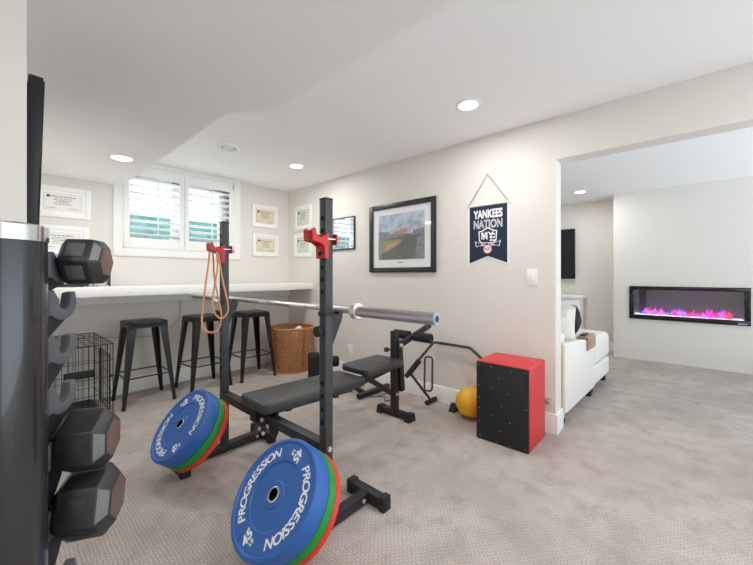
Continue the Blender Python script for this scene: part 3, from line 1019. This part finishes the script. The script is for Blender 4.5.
# red bar hooks on the posts
def make_hook():
    t = thing('bar_hook', (0, 0, 0), '', 'bar hook', 'red bar hooks on the rack posts')
    p = MB()
    prof = [(-0.108, 0.036), (-0.098, 0.046), (-0.088, 0.042), (-0.084, 0.020), (-0.072, 0.008), (-0.056, 0.006), (-0.04, 0.012), (-0.026, 0.022), (-0.012, 0.028), (-0.004, 0.028),
            (-0.004, -0.03), (-0.012, -0.036), (-0.012, -0.092), (-0.034, -0.092), (-0.036, -0.035), (-0.06, -0.022), (-0.106, -0.012)]
    for yy in (-0.034, 0.0265):
        p.prism(prof, (0, yy, 0), (1, 0, 0), (0, 0, 1), (0, 0.0075, 0), 0, 0.0015)
    p.box((-0.034, -0.028, -0.092), (-0.0255, 0.028, 0.0), 0.002)
    p.prism([(-0.106, -0.010), (-0.106, 0.034), (-0.100, 0.034), (-0.097, 0.004), (-0.075, -0.010), (-0.056, -0.012), (-0.04, -0.008), (-0.03, -0.004), (-0.03, -0.016), (-0.06, -0.02)],
            (0, -0.027, 0), (1, 0, 0), (0, 0, 1), (0, 0.054, 0), 0, 0.001)
    p.build('bracket', M['red'], t)
    MB().cyl((-0.02, -0.031, 0.0), (0.042, -0.031, 0.0), 0.0055, seg=14).build('pin', M['chrome'], t)
    MB().box((0.030, -0.040, -0.026), (0.040, 0.008, 0.026), 0.003).build('pin_handle', M['red'], t)
    MB().cyl((-0.034, 0, -0.07), (-0.042, 0, -0.07), 0.011, seg=14, bev=0.002).build('locking_knob', M['rubber'], t)
    return t
hk = make_hook()
hk.location = (XU, YN, 1.39)
hk['label'] = 'red bar hook pinned on the nearer rack post, empty'
dup(hk, (XU, YFA, 1.395), 'red bar hook on the farther rack post, with tan bands over it')

# tan bands hanging over the far hook
def band(pts, name_label):
    o = MB().tube(pts, (0.0038, 0.0062), 8, True, smooth=8, flat=(0, 1, 0)).build('resistance_band', M['band'])
    return tag(o, name_label, 'resistance band', 'tan resistance bands on the rack hook')
bx, by, bz = XU - 0.068, YFA, 1.405
band([(bx + 0.006, by - 0.022, bz + 0.004), (bx + 0.018, by - 0.03, bz - 0.06), (bx + 0.030, by - 0.06, bz - 0.22), (bx + 0.052, by - 0.075, bz - 0.34), (bx + 0.058, by - 0.08, bz - 0.42), (bx + 0.035, by - 0.08, bz - 0.462), (bx + 0.002, by - 0.08, bz - 0.470),
      (bx - 0.034, by - 0.075, bz - 0.42), (bx - 0.036, by - 0.065, bz - 0.33), (bx + 0.0, by - 0.05, bz - 0.14), (bx + 0.002, by - 0.03, bz - 0.03)], 'shorter tan resistance band looped over the far red hook')
band([(bx - 0.014, by + 0.012, bz + 0.004), (bx - 0.006, by + 0.004, bz - 0.06), (bx - 0.018, by - 0.045, bz - 0.2), (bx + 0.010, by - 0.05, bz - 0.36), (bx + 0.024, by - 0.055, bz - 0.46), (bx + 0.008, by - 0.055, bz - 0.535), (bx - 0.03, by - 0.055, bz - 0.562),
      (bx - 0.078, by - 0.05, bz - 0.545), (bx - 0.096, by - 0.045, bz - 0.50), (bx - 0.088, by - 0.035, bz - 0.40), (bx - 0.06, by - 0.02, bz - 0.22), (bx - 0.036, by - 0.005, bz - 0.08), (bx - 0.026, by + 0.01, bz - 0.01)], 'longer tan resistance band reaching below the barbell sleeve')

# ------------------------------------------------------------------ barbell
XB, ZB = 1.127, 1.052
bb = thing('barbell', (XB, 0, ZB), 'long steel barbell lying across the squat rack', 'barbell')
MB().cyl((0, 1.10, 0), (0, 2.70, 0), 0.0145, seg=18).build('shaft', M['shaft'], bb)
for a, b_ in ((1.36, 1.52), (1.66, 1.9), (2.0, 2.18)):
    MB().cyl((0, a, 0), (0, b_, 0), 0.0149, seg=18).build('knurling', M['steel'], bb)
for s, y0, y1 in ((1, 0.70, 1.115), (-1, 3.07, 2.64)):
    sl = MB().cyl((0, y0, 0), (0, y1, 0), 0.025, seg=28, bev=0.002).build('sleeve', M['steel'], bb)
    MB().cyl((0, y1, 0), (0, y1 + s * 0.035, 0), 0.037, seg=28, bev=0.004).build('collar', M['shaft'], sl)
    MB().cyl((0, y0 - s * 0.0015, 0), (0, y0 + s * 0.001, 0), 0.021, seg=24).build('end_ring', M['sticker'], sl)
    MB().cyl((0, y0 - s * 0.0025, 0), (0, y0 - s * 0.001, 0), 0.013, seg=20).build('end_bolt', M['rackd'], sl)

# ------------------------------------------------------------------ bumper plates
TI = R(41)
FACE_Z = -0.006
def plate_mesh(t, thick, mat_body, RP, raised=True):
    # disc axis = local z, face at z = 0, body below
    p = MB()
    ch = 0.008
    prof = [(0.027, -thick + 0.006), (0.06, -thick + 0.004), (RP - 0.06, -thick + 0.004), (RP - 0.05, -thick), (RP - ch, -thick), (RP, -thick + ch), (RP, -ch), (RP - ch * 0.5, -ch * 0.2), (RP - ch, 0),
            (RP - 0.016, 0), (RP - 0.021, FACE_Z), (0.128, FACE_Z), (0.124, FACE_Z - 0.006), (0.052, FACE_Z - 0.006), (0.046, FACE_Z - 0.001), (0.027, FACE_Z - 0.001)]
    p.lathe(prof + [prof[0]], 72)
    b = p.build('disc', mat_body, t)
    MB().lathe([(0.0235, -thick + 0.002), (0.030, -thick + 0.002), (0.030, FACE_Z + 0.003), (0.0285, FACE_Z + 0.004), (0.0235, FACE_Z + 0.004), (0.0235, -thick + 0.002)], 32).build('hub_ring', M['chrome'], t)
    MB().cyl((0, 0, -thick + 0.001), (0, 0, -thick + 0.003), 0.0235, seg=24).build('bore', M['hole'], t)
    return b
def arc_text(t, rot, RP):
    rr = RP * 0.735
    for cen in (180, 0):
        mb = MB()
        word = 'PROGRESSION'
        G = [text2d(ch, 0.050, 0.0009, 0.15) for ch in word]
        kx = 1.12
        wd = [kx * (max(p.x for p in v) - min(p.x for p in v)) for v, f in G]
        gap = (R(118) * rr - sum(wd)) / (len(word) - 1)
        pos = -R(118) * rr / 2
        for (v, f), w_ in zip(G, wd):
            a = R(cen + rot) - (pos + w_ / 2) / rr
            pos += w_ + gap
            m = Matrix.Translation((rr * math.cos(a), rr * math.sin(a), FACE_Z + 0.0006)) @ Matrix.Rotation(a - PI / 2, 4, 'Z')
            mb.add([(p.x * kx, p.y, p.z) for p in v], f, 0, m)
        mb.build('lettering', M['ink'], t)
    for cen in (90, -90):
        mb = MB()
        a = R(cen - 3 + rot)
        m = Matrix.Translation((rr * math.cos(a), rr * math.sin(a), FACE_Z + 0.0006)) @ Matrix.Rotation(a + PI, 4, 'Z')
        v, f = text2d('45', 0.052, 0.0018, 0.2)
        mb.add([(p.x, p.y * 0.95 + 0.006, p.z) for p in v], f, 0, m)
        v, f = text2d('LB', 0.022, 0.0006, 0.2)
        mb.add([(p.x, p.y - 0.026, p.z) for p in v], f, 0, m)
        mb.build('weight_number', M['ink'], t)
def stack(C, az, rot, where):
    RP = 0.2205
    n = Vector((-math.cos(TI) * math.cos(az), -math.cos(TI) * math.sin(az), math.sin(TI)))
    u = Vector((0, -1, 0)) if abs(az) < 1e-6 else Vector((math.sin(az), -math.cos(az), 0))
    v = n.cross(u)
    if v.z < 0:
        u = -u
        v = n.cross(u)
    m = Matrix((u, v, n)).transposed().to_4x4()
    off = 0.0
    for thick, key, lab in ((0.087, 'blue', 'blue 45 lb bumper plate with white lettering, ' + where[0]),
                            (0.047, 'green', 'green bumper plate between blue and red ones, ' + where[1]),
                            (0.032, 'redr', 'red bumper plate at the back of the stack, ' + where[1])):
        t = thing('bumper_plate', (0, 0, 0), lab, 'weight plate', 'bumper plates leaning on the rack')
        mm = m.copy()
        mm.translation = Vector(C) - n * off
        t.matrix_world = mm
        plate_mesh(t, thick, M[key], RP)
        if key == 'blue':
            arc_text(t, rot, RP)
        off += thick + 0.0006
stack((0.754, 1.236, 0.335), 0.0, 0.0, ('at the nearer rack post', 'at the nearer rack post'))
stack((0.746, 2.25, 0.331), 0.0, 54.0, ('at the farther rack post', 'at the farther rack post'))

# ------------------------------------------------------------------ weight bench
BX, BY = 0.975, 1.865
t = thing('weight_bench', (BX, BY, 0), 'black padded weight bench standing between the rack posts', 'weight bench')
ZP = 0.50
MB().prism(rrect(0.81, 0.30, 0.03), (0.405, 0, -0.062), (1, 0, 0), (0, 1, 0), (0, 0, 0.062), 0, 0.014, Matrix.Translation((0.025, 0, ZP)) @ Matrix.Rotation(R(1.7), 4, 'Y')).build('back_pad', M['vinyl'], t)
MB().prism(rrect(0.45, 0.315, 0.05), (1.075, 0.0, ZP - 0.030), (1, 0, 0), (0, 1, 0), (0, 0, 0.05), 0, 0.014).build('seat_pad', M['vinyl'], t)
sp = MB()
sp.bar((0.14, 0, ZP - 0.096), (0.82, 0, ZP - 0.124), 0.05, 0.05)
sp.bar((0.78, 0, ZP - 0.118), (1.32, -0.005, ZP - 0.060), 0.05, 0.05)
sp.build('spine', M['rackd'], t)
MB().box((0.18, -0.13, ZP - 0.085), (0.215, 0.13, ZP - 0.06), 0.002).build('pad_bracket', M['rackd'], t)
MB().box((0.55, -0.13, ZP - 0.107), (0.585, 0.13, ZP - 0.082), 0.002).build('pad_bracket', M['rackd'], t)
po = MB().bar((1.335, -0.01, 0.05), (1.335, -0.01, 0.73), 0.055, 0.055).build('post', M['rackd'], t)
MB().box((1.306, -0.039, 0.725), (1.364, 0.019, 0.738), 0.004).build('end_cap', M['rubber'], po)
kn = MB()
kn.cyl((1.30, -0.01, 0.585), (1.26, 0.02, 0.585), 0.008)
kn.cyl((1.275, 0.01, 0.585), (1.245, 0.03, 0.585), 0.02, seg=12, bev=0.004)
kn.build('adjustment_knob', M['rubber'], po)
ft = MB().bar((1.345, -0.16, 0.034), (1.345, 0.14, 0.034), 0.055, 0.05).build('foot_bar', M['rackd'], t)
for e, yy in ((-1, -0.165), (1, 0.145)):
    MB().prism([(-0.045, 0), (0.045, 0), (0.030, 0.064), (-0.030, 0.064)], (1.345, yy - 0.03, 0), (1, 0, 0), (0, 0, 1), (0, 0.06, 0), 0, 0.004).build('foot_cap', M['rubber'], ft)
MB().bar((0.98, -0.005, ZP - 0.085), (1.31, -0.01, 0.20), 0.028, 0.04).build('brace', M['rackd'], t)
MB().cyl((1.33, -0.045, 0.2), (1.33, -0.03, 0.2), 0.013, seg=6).build('bolt', M['zinc'], t)
# leg developer
MB().bar((1.345, -0.05, 0.615), (1.82, -0.05, 0.738), 0.035, 0.045).build('curl_arm', M['rackd'], t)
MB().bar((1.345, -0.05, 0.66), (1.385, -0.05, 0.22), 0.035, 0.05).build('leg_lever', M['rackd'], t)
MB().cyl((1.345, -0.085, 0.62), (1.345, -0.06, 0.62), 0.016, seg=16, bev=0.002).build('pivot_bolt', M['zinc'], t)
MB().cyl((1.535, -0.25, 0.672), (1.535, 0.15, 0.672), 0.011, seg=14).build('roller_rod', M['steel'], t)
for y0, y1 in ((-0.255, -0.075), (-0.025, 0.155)):
    MB().cyl((1.535, y0, 0.672), (1.535, y1, 0.672), 0.042, seg=24, bev=0.008).build('foam_roller', M['foam'], t)

# leg curl attachment lying behind the bench
t = thing('preacher_pad', (2.50, 2.75, 0), 'black padded bench attachment lying on the carpet behind the bench', 'bench attachment')
MB().prism(rrect(0.13, 0.30, 0.05), (-0.15, 0.38, 0.20), (0.6, 0.8, 0), (0, 0, 1), (0.10, -0.075, 0), 0, 0.02).build('pad', M['foam'], t)
MB().cyl((-0.10, 0.36, 0.24), (0.13, 0.175, 0.24), 0.06, seg=22, bev=0.015).build('foam_roller', M['foam'], t)
MB().bar((-0.02, 0.28, 0.18), (-0.02, -0.36, 0.04), 0.04, 0.04).build('tube', M['rackd'], t)
MB().bar((-0.12, -0.38, 0.03), (0.34, -0.38, 0.03), 0.045, 0.045).build('foot_bar', M['rackd'], t)
MB().cyl((0.0, 0.27, 0.0), (0.0, 0.27, 0.24), 0.02).build('stub_leg', M['rackd'], t)
o = MB().tube([(2.5, 2.33, 0.006), (2.6, 2.22, 0.006), (2.52, 2.14, 0.006), (2.66, 2.12, 0.006), (2.72, 2.25, 0.006), (2.6, 2.28, 0.006), (2.68, 2.36, 0.006)], 0.004, 6, smooth=7).build('loose_cable', M['wire'])
tag(o, 'thin black cable coiled on the carpet under the bench seat', 'cable')

# ------------------------------------------------------------------ bent tube frame against the wall
t = thing('hex_bar', (2.775, 1.79, 0), 'dark bent-tube lifting frame propped against the wall', 'lifting frame')
V = Vector((-0.16, 0.13, 0.30))
MB().tube([V + Vector((-0.03, 0.03, -0.03)), (0.06, 0.01, 0.566), (0.065, -0.005, 0.572), (0.068, -0.36, 0.57), (0.068, -0.375, 0.565), (0.066, -0.62, 0.39)], 0.0125, 12).build('bent_tube', M['rackm'], t)
d_ = (Vector((0.06, 0.01, 0.566)) - V).normalized()
MB().cyl(V - d_ * 0.02, V + d_ * 0.15, 0.026, seg=18, bev=0.004).build('grip_sleeve', M['foam'], t)
MB().cyl(V - d_ * 0.055, V - d_ * 0.012, 0.02, seg=18, bev=0.003).build('end_plug', M['rubber'], t)
MB().cyl(V + Vector((0.015, -0.01, -0.02)), (0.0, 0.0, 0.03), 0.0125, seg=12).build('strut', M['rackm'], t)
MB().cyl((-0.075, 0, 0.022), (0.085, 0, 0.022), 0.022, seg=16, bev=0.004).build('foot_bar', M['rubber'], t)
lp = [(0.02, 0.085, 0.12), (0.028, 0.085, 0.40), (0.03, 0.07, 0.425), (0.03, 0.015, 0.43), (0.03, 0.0, 0.415), (0.025, 0.0, 0.13), (0.02, 0.012, 0.11), (0.018, 0.07, 0.10)]
MB().tube(lp, 0.009, 10, True).build('loop_handle', M['rackm'], t)

# ------------------------------------------------------------------ ball, wedge
t = thing('medicine_ball', (2.738, 1.364, 0.1255), 'yellow medicine ball on the carpet beside the red box', 'medicine ball')
MB().sphere((0, 0, 0), 0.1255, 40).build('ball', M['yellow'], t)
MB().lathe([(0.1256 * math.cos(a), 0.1256 * math.sin(a)) for a in (-0.03, 0, 0.03)], 48, 0, Matrix.Rotation(R(60), 4, 'X')).build('seam', M['yellow'], t)
o = MB().prism([(-0.06, 0), (0.06, 0), (0.015, 0.065), (-0.015, 0.065)], (0, 0.03, 0), (1, 0, 0), (0, 0, 1), (0, -0.06, 0), 0, 0.004).build('rubber_wedge', M['rubber'])
o.location = (2.77, 1.535, 0)
tag(o, 'small black rubber wedge on the carpet left of the yellow ball', 'wedge')

# ------------------------------------------------------------------ red box
t = thing('jump_box', (2.60, 0.967, 0), 'upright red padded jump box with a black front panel', 'jump box')
MB().box((-0.172, -0.192, 0.004), (0.18, 0.192, 0.583), 0.012, seg=3).build('padded_body', M['redv'], t)
fp = MB().box((-0.180, -0.188, 0.003), (-0.170, 0.190, 0.574), 0.002).build('front_panel', M['boxblack'], t)
stp = MB()
for a, b in ((-.165, .55), (.175, .55), (0.075, .55), (-.07, .54), (.17, .40), (.17, .31), (.17, .23), (.17, .13), (.16, .03), (-.17, .30), (-.165, .03), (-.165, .55), (0.02, .48), (0.07, .40), (-.05, .38), (0.0, .28),
             (0.07, .20), (-.06, .18), (0.01, .10), (.03, .015), (-.06, .015)):
    stp.box((-0.1815, a - 0.004, b - 0.0022), (-0.1795, a + 0.004, b + 0.0022))
stp.build('staples', M['steel'], fp)

# ------------------------------------------------------------------ dumbbell rack near the camera
PX, PY = 0.0, 0.85
dd = Vector((0.5, 0.866, 0)).normalized()
aa = Vector((0.866, -0.5, 0)).normalized()
rz = math.atan2(aa.y, aa.x)
t = thing('dumbbell_rack', (PX, PY, 0), 'tall black round-post dumbbell rack with a chrome band', 'dumbbell rack', None, rz)
# local: x = along dumbbells, y = towards the hooks
RP_ = 0.066
MB().cyl((0, 0, 0.02), (0, 0, 1.276), RP_, seg=56).build('post', M['post'], t)
MB().lathe([(0, 1.305), (RP_ - 0.004, 1.305), (RP_ + 0.002, 1.302), (RP_ + 0.002, 1.277), (RP_ - 0.002, 1.275), (0, 1.275)], 56).build('chrome_band', M['chrome'], t)
MB().prism(rrect(0.46, 0.5, 0.06), (0, 0.1, 0), (1, 0, 0), (0, 1, 0), (0, 0, 0.03), 0, 0.006).build('base', M['plate_d'], t)
hooks = [1.245, 1.171, 1.082, 0.983, 0.878, 0.745, 0.60]
for sx in (-1, 1):
    prof = [(0.02, 1.27), (0.05, 1.27)]
    for z in hooks:
        prof += [(0.074, z + 0.016), (0.078, z - 0.012), (0.142, z - 0.040)]
    prof += [(0.07, 0.1), (0.12, 0.03), (0.02, 0.03)]
    prof = [(a, b) for i, (a, b) in enumerate(prof) if i == 0 or True]
    sidep = MB().prism(prof, (sx * 0.032 - 0.004, 0, 0), (0, 1, 0), (0, 0, 1), (0.008, 0, 0)).build('side_plate', M['plate_d'], t)
    for z in hooks:
        cr = MB()
        pf = []
        for k in range(13):
            a = R(180 + 180 * k / 12)
            pf.append((0.126 + 0.021 * math.cos(a), z + 0.021 * math.sin(a)))
        pf += [(0.150, z + 0.012), (0.166, z + 0.014), (0.172, z - 0.004)]
        for k in range(9):
            a = R(-10 - 130 * k / 8)
            pf.append((0.122 + 0.050 * math.cos(a), z - 0.006 + 0.036 * math.sin(a)))
        pf += [(0.072, z - 0.03), (0.07, z + 0.018), (0.088, z + 0.02)]
        cr.prism(pf, (sx * 0.032 - 0.009, 0, 0), (0, 1, 0), (0, 0, 1), (0.018, 0, 0), 0, 0.003)
        cr.build('cradle', M['cradle'], t)

def make_dumbbell(hr, hl, hand, name_label, z, roll):
    c = Vector((PX, PY, 0)) + dd * 0.126 - aa * (0.010 if z < 1 else 0.004)
    d = thing('dumbbell', (c.x, c.y, z), name_label, 'dumbbell', 'hex dumbbells on the rack', rz)
    d.rotation_euler = Euler((R(roll), 0, rz), 'XYZ')
    MB().cyl((-hand / 2 - 0.005, 0, 0), (hand / 2 + 0.005, 0, 0), 0.0155, seg=20).build('handle', M['chrome'], d)
    for s in (-1, 1):
        v, f, mi = [], [], []
        x0 = hand / 2
        secs = [(x0, hr * 0.72), (x0 + hl * 0.16, hr), (x0 + hl * 0.80, hr), (x0 + hl, hr * 0.66)]
        for x, r in secs:
            for k in range(6):
                a = R(60 * k)
                v.append((s * x, r * math.cos(a), r * math.sin(a)))
        for i in range(3):
            for k in range(6):
                k2 = (k + 1) % 6
                f.append([i * 6 + k, i * 6 + k2, (i + 1) * 6 + k2, (i + 1) * 6 + k])
                mi.append(2 if i == 2 and k == 2 else 0)  # only the upper front bevel gets the painted highlight
        f.append([0, 1, 2, 3, 4, 5]); mi.append(0)
        f.append([18 + k for k in range(6)]); mi.append(1)
        bm = bmesh.new()
        vs = [bm.verts.new(p) for p in v]
        for q, m_ in zip(f, mi):
            fc = bm.faces.new([vs[i] for i in q])
            fc.material_index = m_
        bmesh.ops.recalc_face_normals(bm, faces=bm.faces)
        bmesh.ops.bevel(bm, geom=list(bm.edges), offset=0.003, segments=2, affect='EDGES', profile=0.5)
        hd = MB()
        bm.verts.index_update()
        for fc in bm.faces:
            hd.f.append([q.index for q in fc.verts])
            hd.m.append(fc.material_index)
        hd.v = [q.co.copy() for q in bm.verts]
        bm.free()
        h = hd.build('head', [M['hex'], M['hexend'], M['hexbev']], d)
        ap = hr * 0.866
        lb = MB()
        for k in (2, 3):
            m = Matrix.Rotation(R(60 * k + 30 - 90), 4, 'X')
            xc = s * (x0 + hl * 0.45)
            lb.box((xc - hl * 0.2, -hr * 0.3, ap - 0.001), (xc + hl * 0.2, hr * 0.3, ap + 0.0015), 0.001, 0, m)
        lb.build('label_plate', M['cradle' if z > 1 else 'rackd'], h)
    return d
make_dumbbell(0.052, 0.070, 0.092, 'small black hex dumbbell highest on the rack, in front of the counter', 1.247, 0)
make_dumbbell(0.064, 0.088, 0.092, 'black hex dumbbell on the rack just above the lowest one', 0.88, 28)
make_dumbbell(0.070, 0.096, 0.092, 'large black hex dumbbell with reddish reflecting end, lowest on the rack', 0.752, 14)

# ------------------------------------------------------------------ TV on the left wall
t = thing('wall_tv', (XL, 1.6, 1.27), 'black flat TV tilted on the left wall, seen edge-on', 'tv')
tvm = Matrix.Translation((0.03, 0, 0)) @ Matrix.Rotation(R(1.6), 4, 'Y')
MB().box((0, 0, 0), (0.003, 0.95, 0.6), 0, 0, tvm).build('screen', M['screen'], t).location.x = 0.0
bodyo = MB().box((-0.036, 0, 0), (-0.0005, 0.95, 0.612), 0.003, 0, tvm).build('casing', M['tvside'], t)
MB().box((0.0, 0.3, 0.2), (0.005, 0.65, 0.45), 0.001).build('wall_bracket', M['tvside'], t)

# ------------------------------------------------------------------ fireplace
t = thing('electric_fireplace', (XF, (fy0 + fy1) / 2, fz0), 'long black wall fireplace glowing with pink flames', 'fireplace')
hy = (fy1 - fy0) / 2
hh = fz1 - fz0
f = MB()
e = 0.055
f.box((-0.022, -hy, 0), (0.0, hy, e * 1.15), 0.003).box((-0.022, -hy, hh - e * 0.9), (0.0, hy, hh), 0.003)
f.box((-0.022, -hy, e * 1.15), (0.0, -hy + e, hh - e * 0.9), 0.003).box((-0.022, hy - e, e * 1.15), (0.0, hy, hh - e * 0.9), 0.003)
f.build('frame', M['fgloss'], t)
inner = MB()
iy = hy - 0.034
iz0, iz1 = 0.034, hh - 0.034
inner.box((0.21, -iy, iz0), (0.22, iy, iz1)).box((0.0, -iy, iz0), (0.21, iy, iz0 + 0.01)).box((0.0, -iy, iz1 - 0.01), (0.21, iy, iz1))
inner.box((0.0, -iy, iz0), (0.21, -iy + 0.01, iz1)).box((0.0, iy - 0.01, iz0), (0.21, iy, iz1))
inner.build('firebox', M['firebox'], t)
em = MB()
for k in range(420):
    y = random.uniform(-iy + 0.03, iy - 0.03)
    x = random.uniform(0.015, 0.18)
    r = random.uniform(0.006, 0.013)
    em.sphere((x, y, 0.055 + random.uniform(0, 0.012)), r, 6)
em.box((0.01, -iy + 0.012, 0.045), (0.19, iy - 0.012, 0.054))
eb = em.build('ember_bed', M['crystal'], t)
eb['kind'] = 'stuff'
fl = MB()
for k in range(90):
    y = random.uniform(-iy + 0.10, iy - 0.10)
    x = random.uniform(0.04, 0.17)
    h = random.uniform(0.045, 0.115) * (1.5 if random.random() < 0.15 else 0.9)
    w_ = random.uniform(0.012, 0.035)
    prof = [(0, 0), (w_ * 0.6, 0.0), (w_, h * 0.18), (w_ * 0.65, h * 0.42), (w_ * 0.22, h * 0.75), (0, h)]
    v0 = len(fl.v)
    fl.lathe(prof, 10, 0, Matrix.Translation((x, y, 0.0)) @ Matrix.Diagonal((0.35, 1, 1, 1)))
    sway = random.uniform(-0.04, 0.04)
    for i in range(v0, len(fl.v)):
        kz = fl.v[i].z / h
        fl.v[i].y += sway * kz * kz
flo = fl.build('flames', M['flame'], t)
flo.location.z = 0.06
flo['kind'] = 'stuff'
lg = MB()
for k in range(9):
    y = -iy + 0.14 + k * (2 * iy - 0.28) / 8
    lg.tube([(0.06 + random.uniform(0, .06), y - 0.07, 0.07), (0.09, y, 0.082), (0.07 + random.uniform(0, .05), y + 0.07, 0.074)], 0.007, 7, smooth=4)
lg.build('driftwood', M['fgloss'], t)
MB().box((-0.008, -hy + e, e * 1.15), (-0.004, hy - e, hh - e * 0.9)).build('glass_front', M['fglass'], t)
MB().box((-0.0232, -hy + 0.03, 0.014), (-0.022, -hy + 0.11, 0.026)).build('badge', M['steel'], t)

# ------------------------------------------------------------------ TV and console in the alcove
t = thing('wall_television', (6.6, 1.358, 1.156), 'large black television on the alcove wall above the console', 'tv')
MB().box((-0.075, 0, 0), (-0.04, 1.45, 0.845), 0.004).build('casing', M['tvside'], t)
MB().box((-0.077, 0.008, 0.012), (-0.075, 1.442, 0.837)).build('screen', M['screen'], t)
MB().box((-0.04, 0.5, 0.25), (0, 0.95, 0.6), 0.002).build('wall_bracket', M['tvside'], t)
t = thing('media_console', (6.38, 1.95, 0), 'white media console under the television in the alcove', 'console')
MB().box((-0.20, -0.76, 0.845), (0.2, 0.76, 0.89), 0.006).build('top', M['counter'], t)
MB().box((-0.17, -0.72, 0.06), (0.19, 0.72, 0.845), 0.004).build('body', M['counter'], t)
MB().box((-0.15, -0.70, 0.0), (0.18, 0.70, 0.06), 0.003).build('plinth', M['counter'], t)
for k in range(3):
    y = -0.70 + k * 0.467
    d_ = MB().box((-0.188, y + 0.005, 0.08), (-0.171, y + 0.462, 0.83), 0.003).build('door', M['counter'], t)
    MB().cyl((-0.205, y + 0.40, 0.48), (-0.188, y + 0.40, 0.48), 0.012, seg=14).build('knob', M['steel'], d_)

# ------------------------------------------------------------------ sofa
SRZ = R(-2.5)
t = thing('sofa', (3.06, 0.71, 0), 'ivory fabric sofa just beyond the wide opening', 'sofa', None, SRZ)
ar = MB()
ar.prism([(0.03, 0.085), (0.97, 0.085), (0.97, 0.53), (0.94, 0.575), (0.87, 0.59), (0.03, 0.665), (0.0, 0.64), (0.0, 0.10)], (0.03, 0.0, 0), (1, 0, 0), (0, 0, 1), (0, 0.06, 0), 0, 0.016)
ar.build('arm', M['sofa'], t)
MB().box((0.0, 0.003, 0.06), (0.034, 1.9, 0.655), 0.012).build('back_panel', M['sofab'], t)
MB().box((0.036, 0.062, 0.06), (0.25, 1.9, 0.72), 0.03).build('backrest', M['sofa'], t)
MB().box((0.25, 0.062, 0.06), (0.99, 1.9, 0.28), 0.02).build('base', M['sofa'], t)
for y0 in (0.066, 0.985):
    MB().box((0.27, y0, 0.285), (0.995, y0 + 0.91, 0.455), 0.045, seg=4).build('seat_cushion', M['sofa'], t)
def pillow_mesh(w, h, th, n=16):
    v, f = [], []
    for s in (1, -1):
        for i in range(n + 1):
            for k in range(n + 1):
                a, b = 2 * i / n - 1, 2 * k / n - 1
                bul = max(0, (1 - a ** 4) * (1 - b ** 4)) ** 0.5
                pin = 1 - 0.07 * (1 - abs(a) * abs(b))
                v.append((a * w / 2 * (1 - 0.06 * (1 - b * b)), s * th / 2 * bul, b * h / 2 * (1 - 0.06 * (1 - a * a))))
    m = (n + 1) ** 2
    for i in range(n):
        for k in range(n):
            q = i * (n + 1) + k
            f.append([q, q + n + 1, q + n + 2, q + 1])
            f.append([m + q, m + q + 1, m + q + n + 2, m + q + n + 1])
    return v, f
v, f = pillow_mesh(0.80, 0.54, 0.30)
bm = MB().add(v, f, 0, Matrix.Translation((0.60, 0.455, 0.675)) @ Matrix.Rotation(R(-8), 4, 'Y') @ Matrix.Rotation(PI / 2, 4, 'Z'))
bm.build('back_cushion', M['sofa'], t)
for x, y in ((0.07, 0.05), (0.95, 0.05), (0.07, 1.85), (0.95, 1.85)):
    MB().box((x - 0.028, y - 0.028, 0), (x + 0.028, y + 0.028, 0.09), 0.004).build('leg', M['rubber'], t)
v, f = pillow_mesh(0.22, 0.22, 0.085)
o = MB().add(v, f).build('throw_pillow', M['foam'])
o.location = (4.20, 0.87, 0.735)
o.rotation_euler = (R(-3), R(-30), SRZ)
tag(o, 'small black pillow standing on the ottoman behind the white back cushion', 'pillow')
t = thing('arm_tray', (3.87, 0.705, 0.628), 'slatted wooden tray draped over the sofa arm', 'arm tray', None, SRZ)
a_ = MB()
for k in range(6):
    y = -0.036 + k * 0.0155
    a_.box((-0.15, y - 0.0065, -0.002), (0.14, y + 0.0065, 0.010), 0.002)
a_.build('top_slats', M['wood'], t)
for s in (-1, 1):
    b_ = MB()
    for k in range(5):
        z = -0.014 - k * 0.024
        b_.box((-0.15, s * 0.045 - 0.004, z - 0.009), (0.14, s * 0.045 + 0.004, z + 0.009), 0.002)
    b_.build('hanging_slats', M['wood'], t)
t = thing('remote_control', (3.80, 0.712, 0.639), 'dark remote control lying on the wooden arm tray', 'remote control')
MB().box((-0.075, -0.022, 0), (0.075, 0.022, 0.018), 0.005).build('body', M['tvside'], t)
bt = MB()
for i in range(5):
    for k in range(2):
        bt.cyl((-0.05 + i * 0.022, -0.008 + k * 0.016, 0.018), (-0.05 + i * 0.022, -0.008 + k * 0.016, 0.02), 0.004, seg=8)
bt.build('buttons', M['text'], t)

t = thing('ottoman', (4.44, 0.955, 0), 'ivory fabric ottoman in front of the sofa arm', 'ottoman', None, SRZ)
MB().box((-0.35, -0.295, 0.085), (0.365, 0.30, 0.275), 0.02, seg=3).build('base', M['sofa'], t)
MB().box((-0.355, -0.30, 0.28), (0.37, 0.30, 0.565), 0.06, seg=5).build('cushion', M['sofa'], t)
for x in (-0.3, 0.3):
    for y in (-0.24, 0.25):
        MB().box((x - 0.028, y - 0.028, 0), (x + 0.028, y + 0.028, 0.09), 0.004).build('leg', M['rubber'], t)
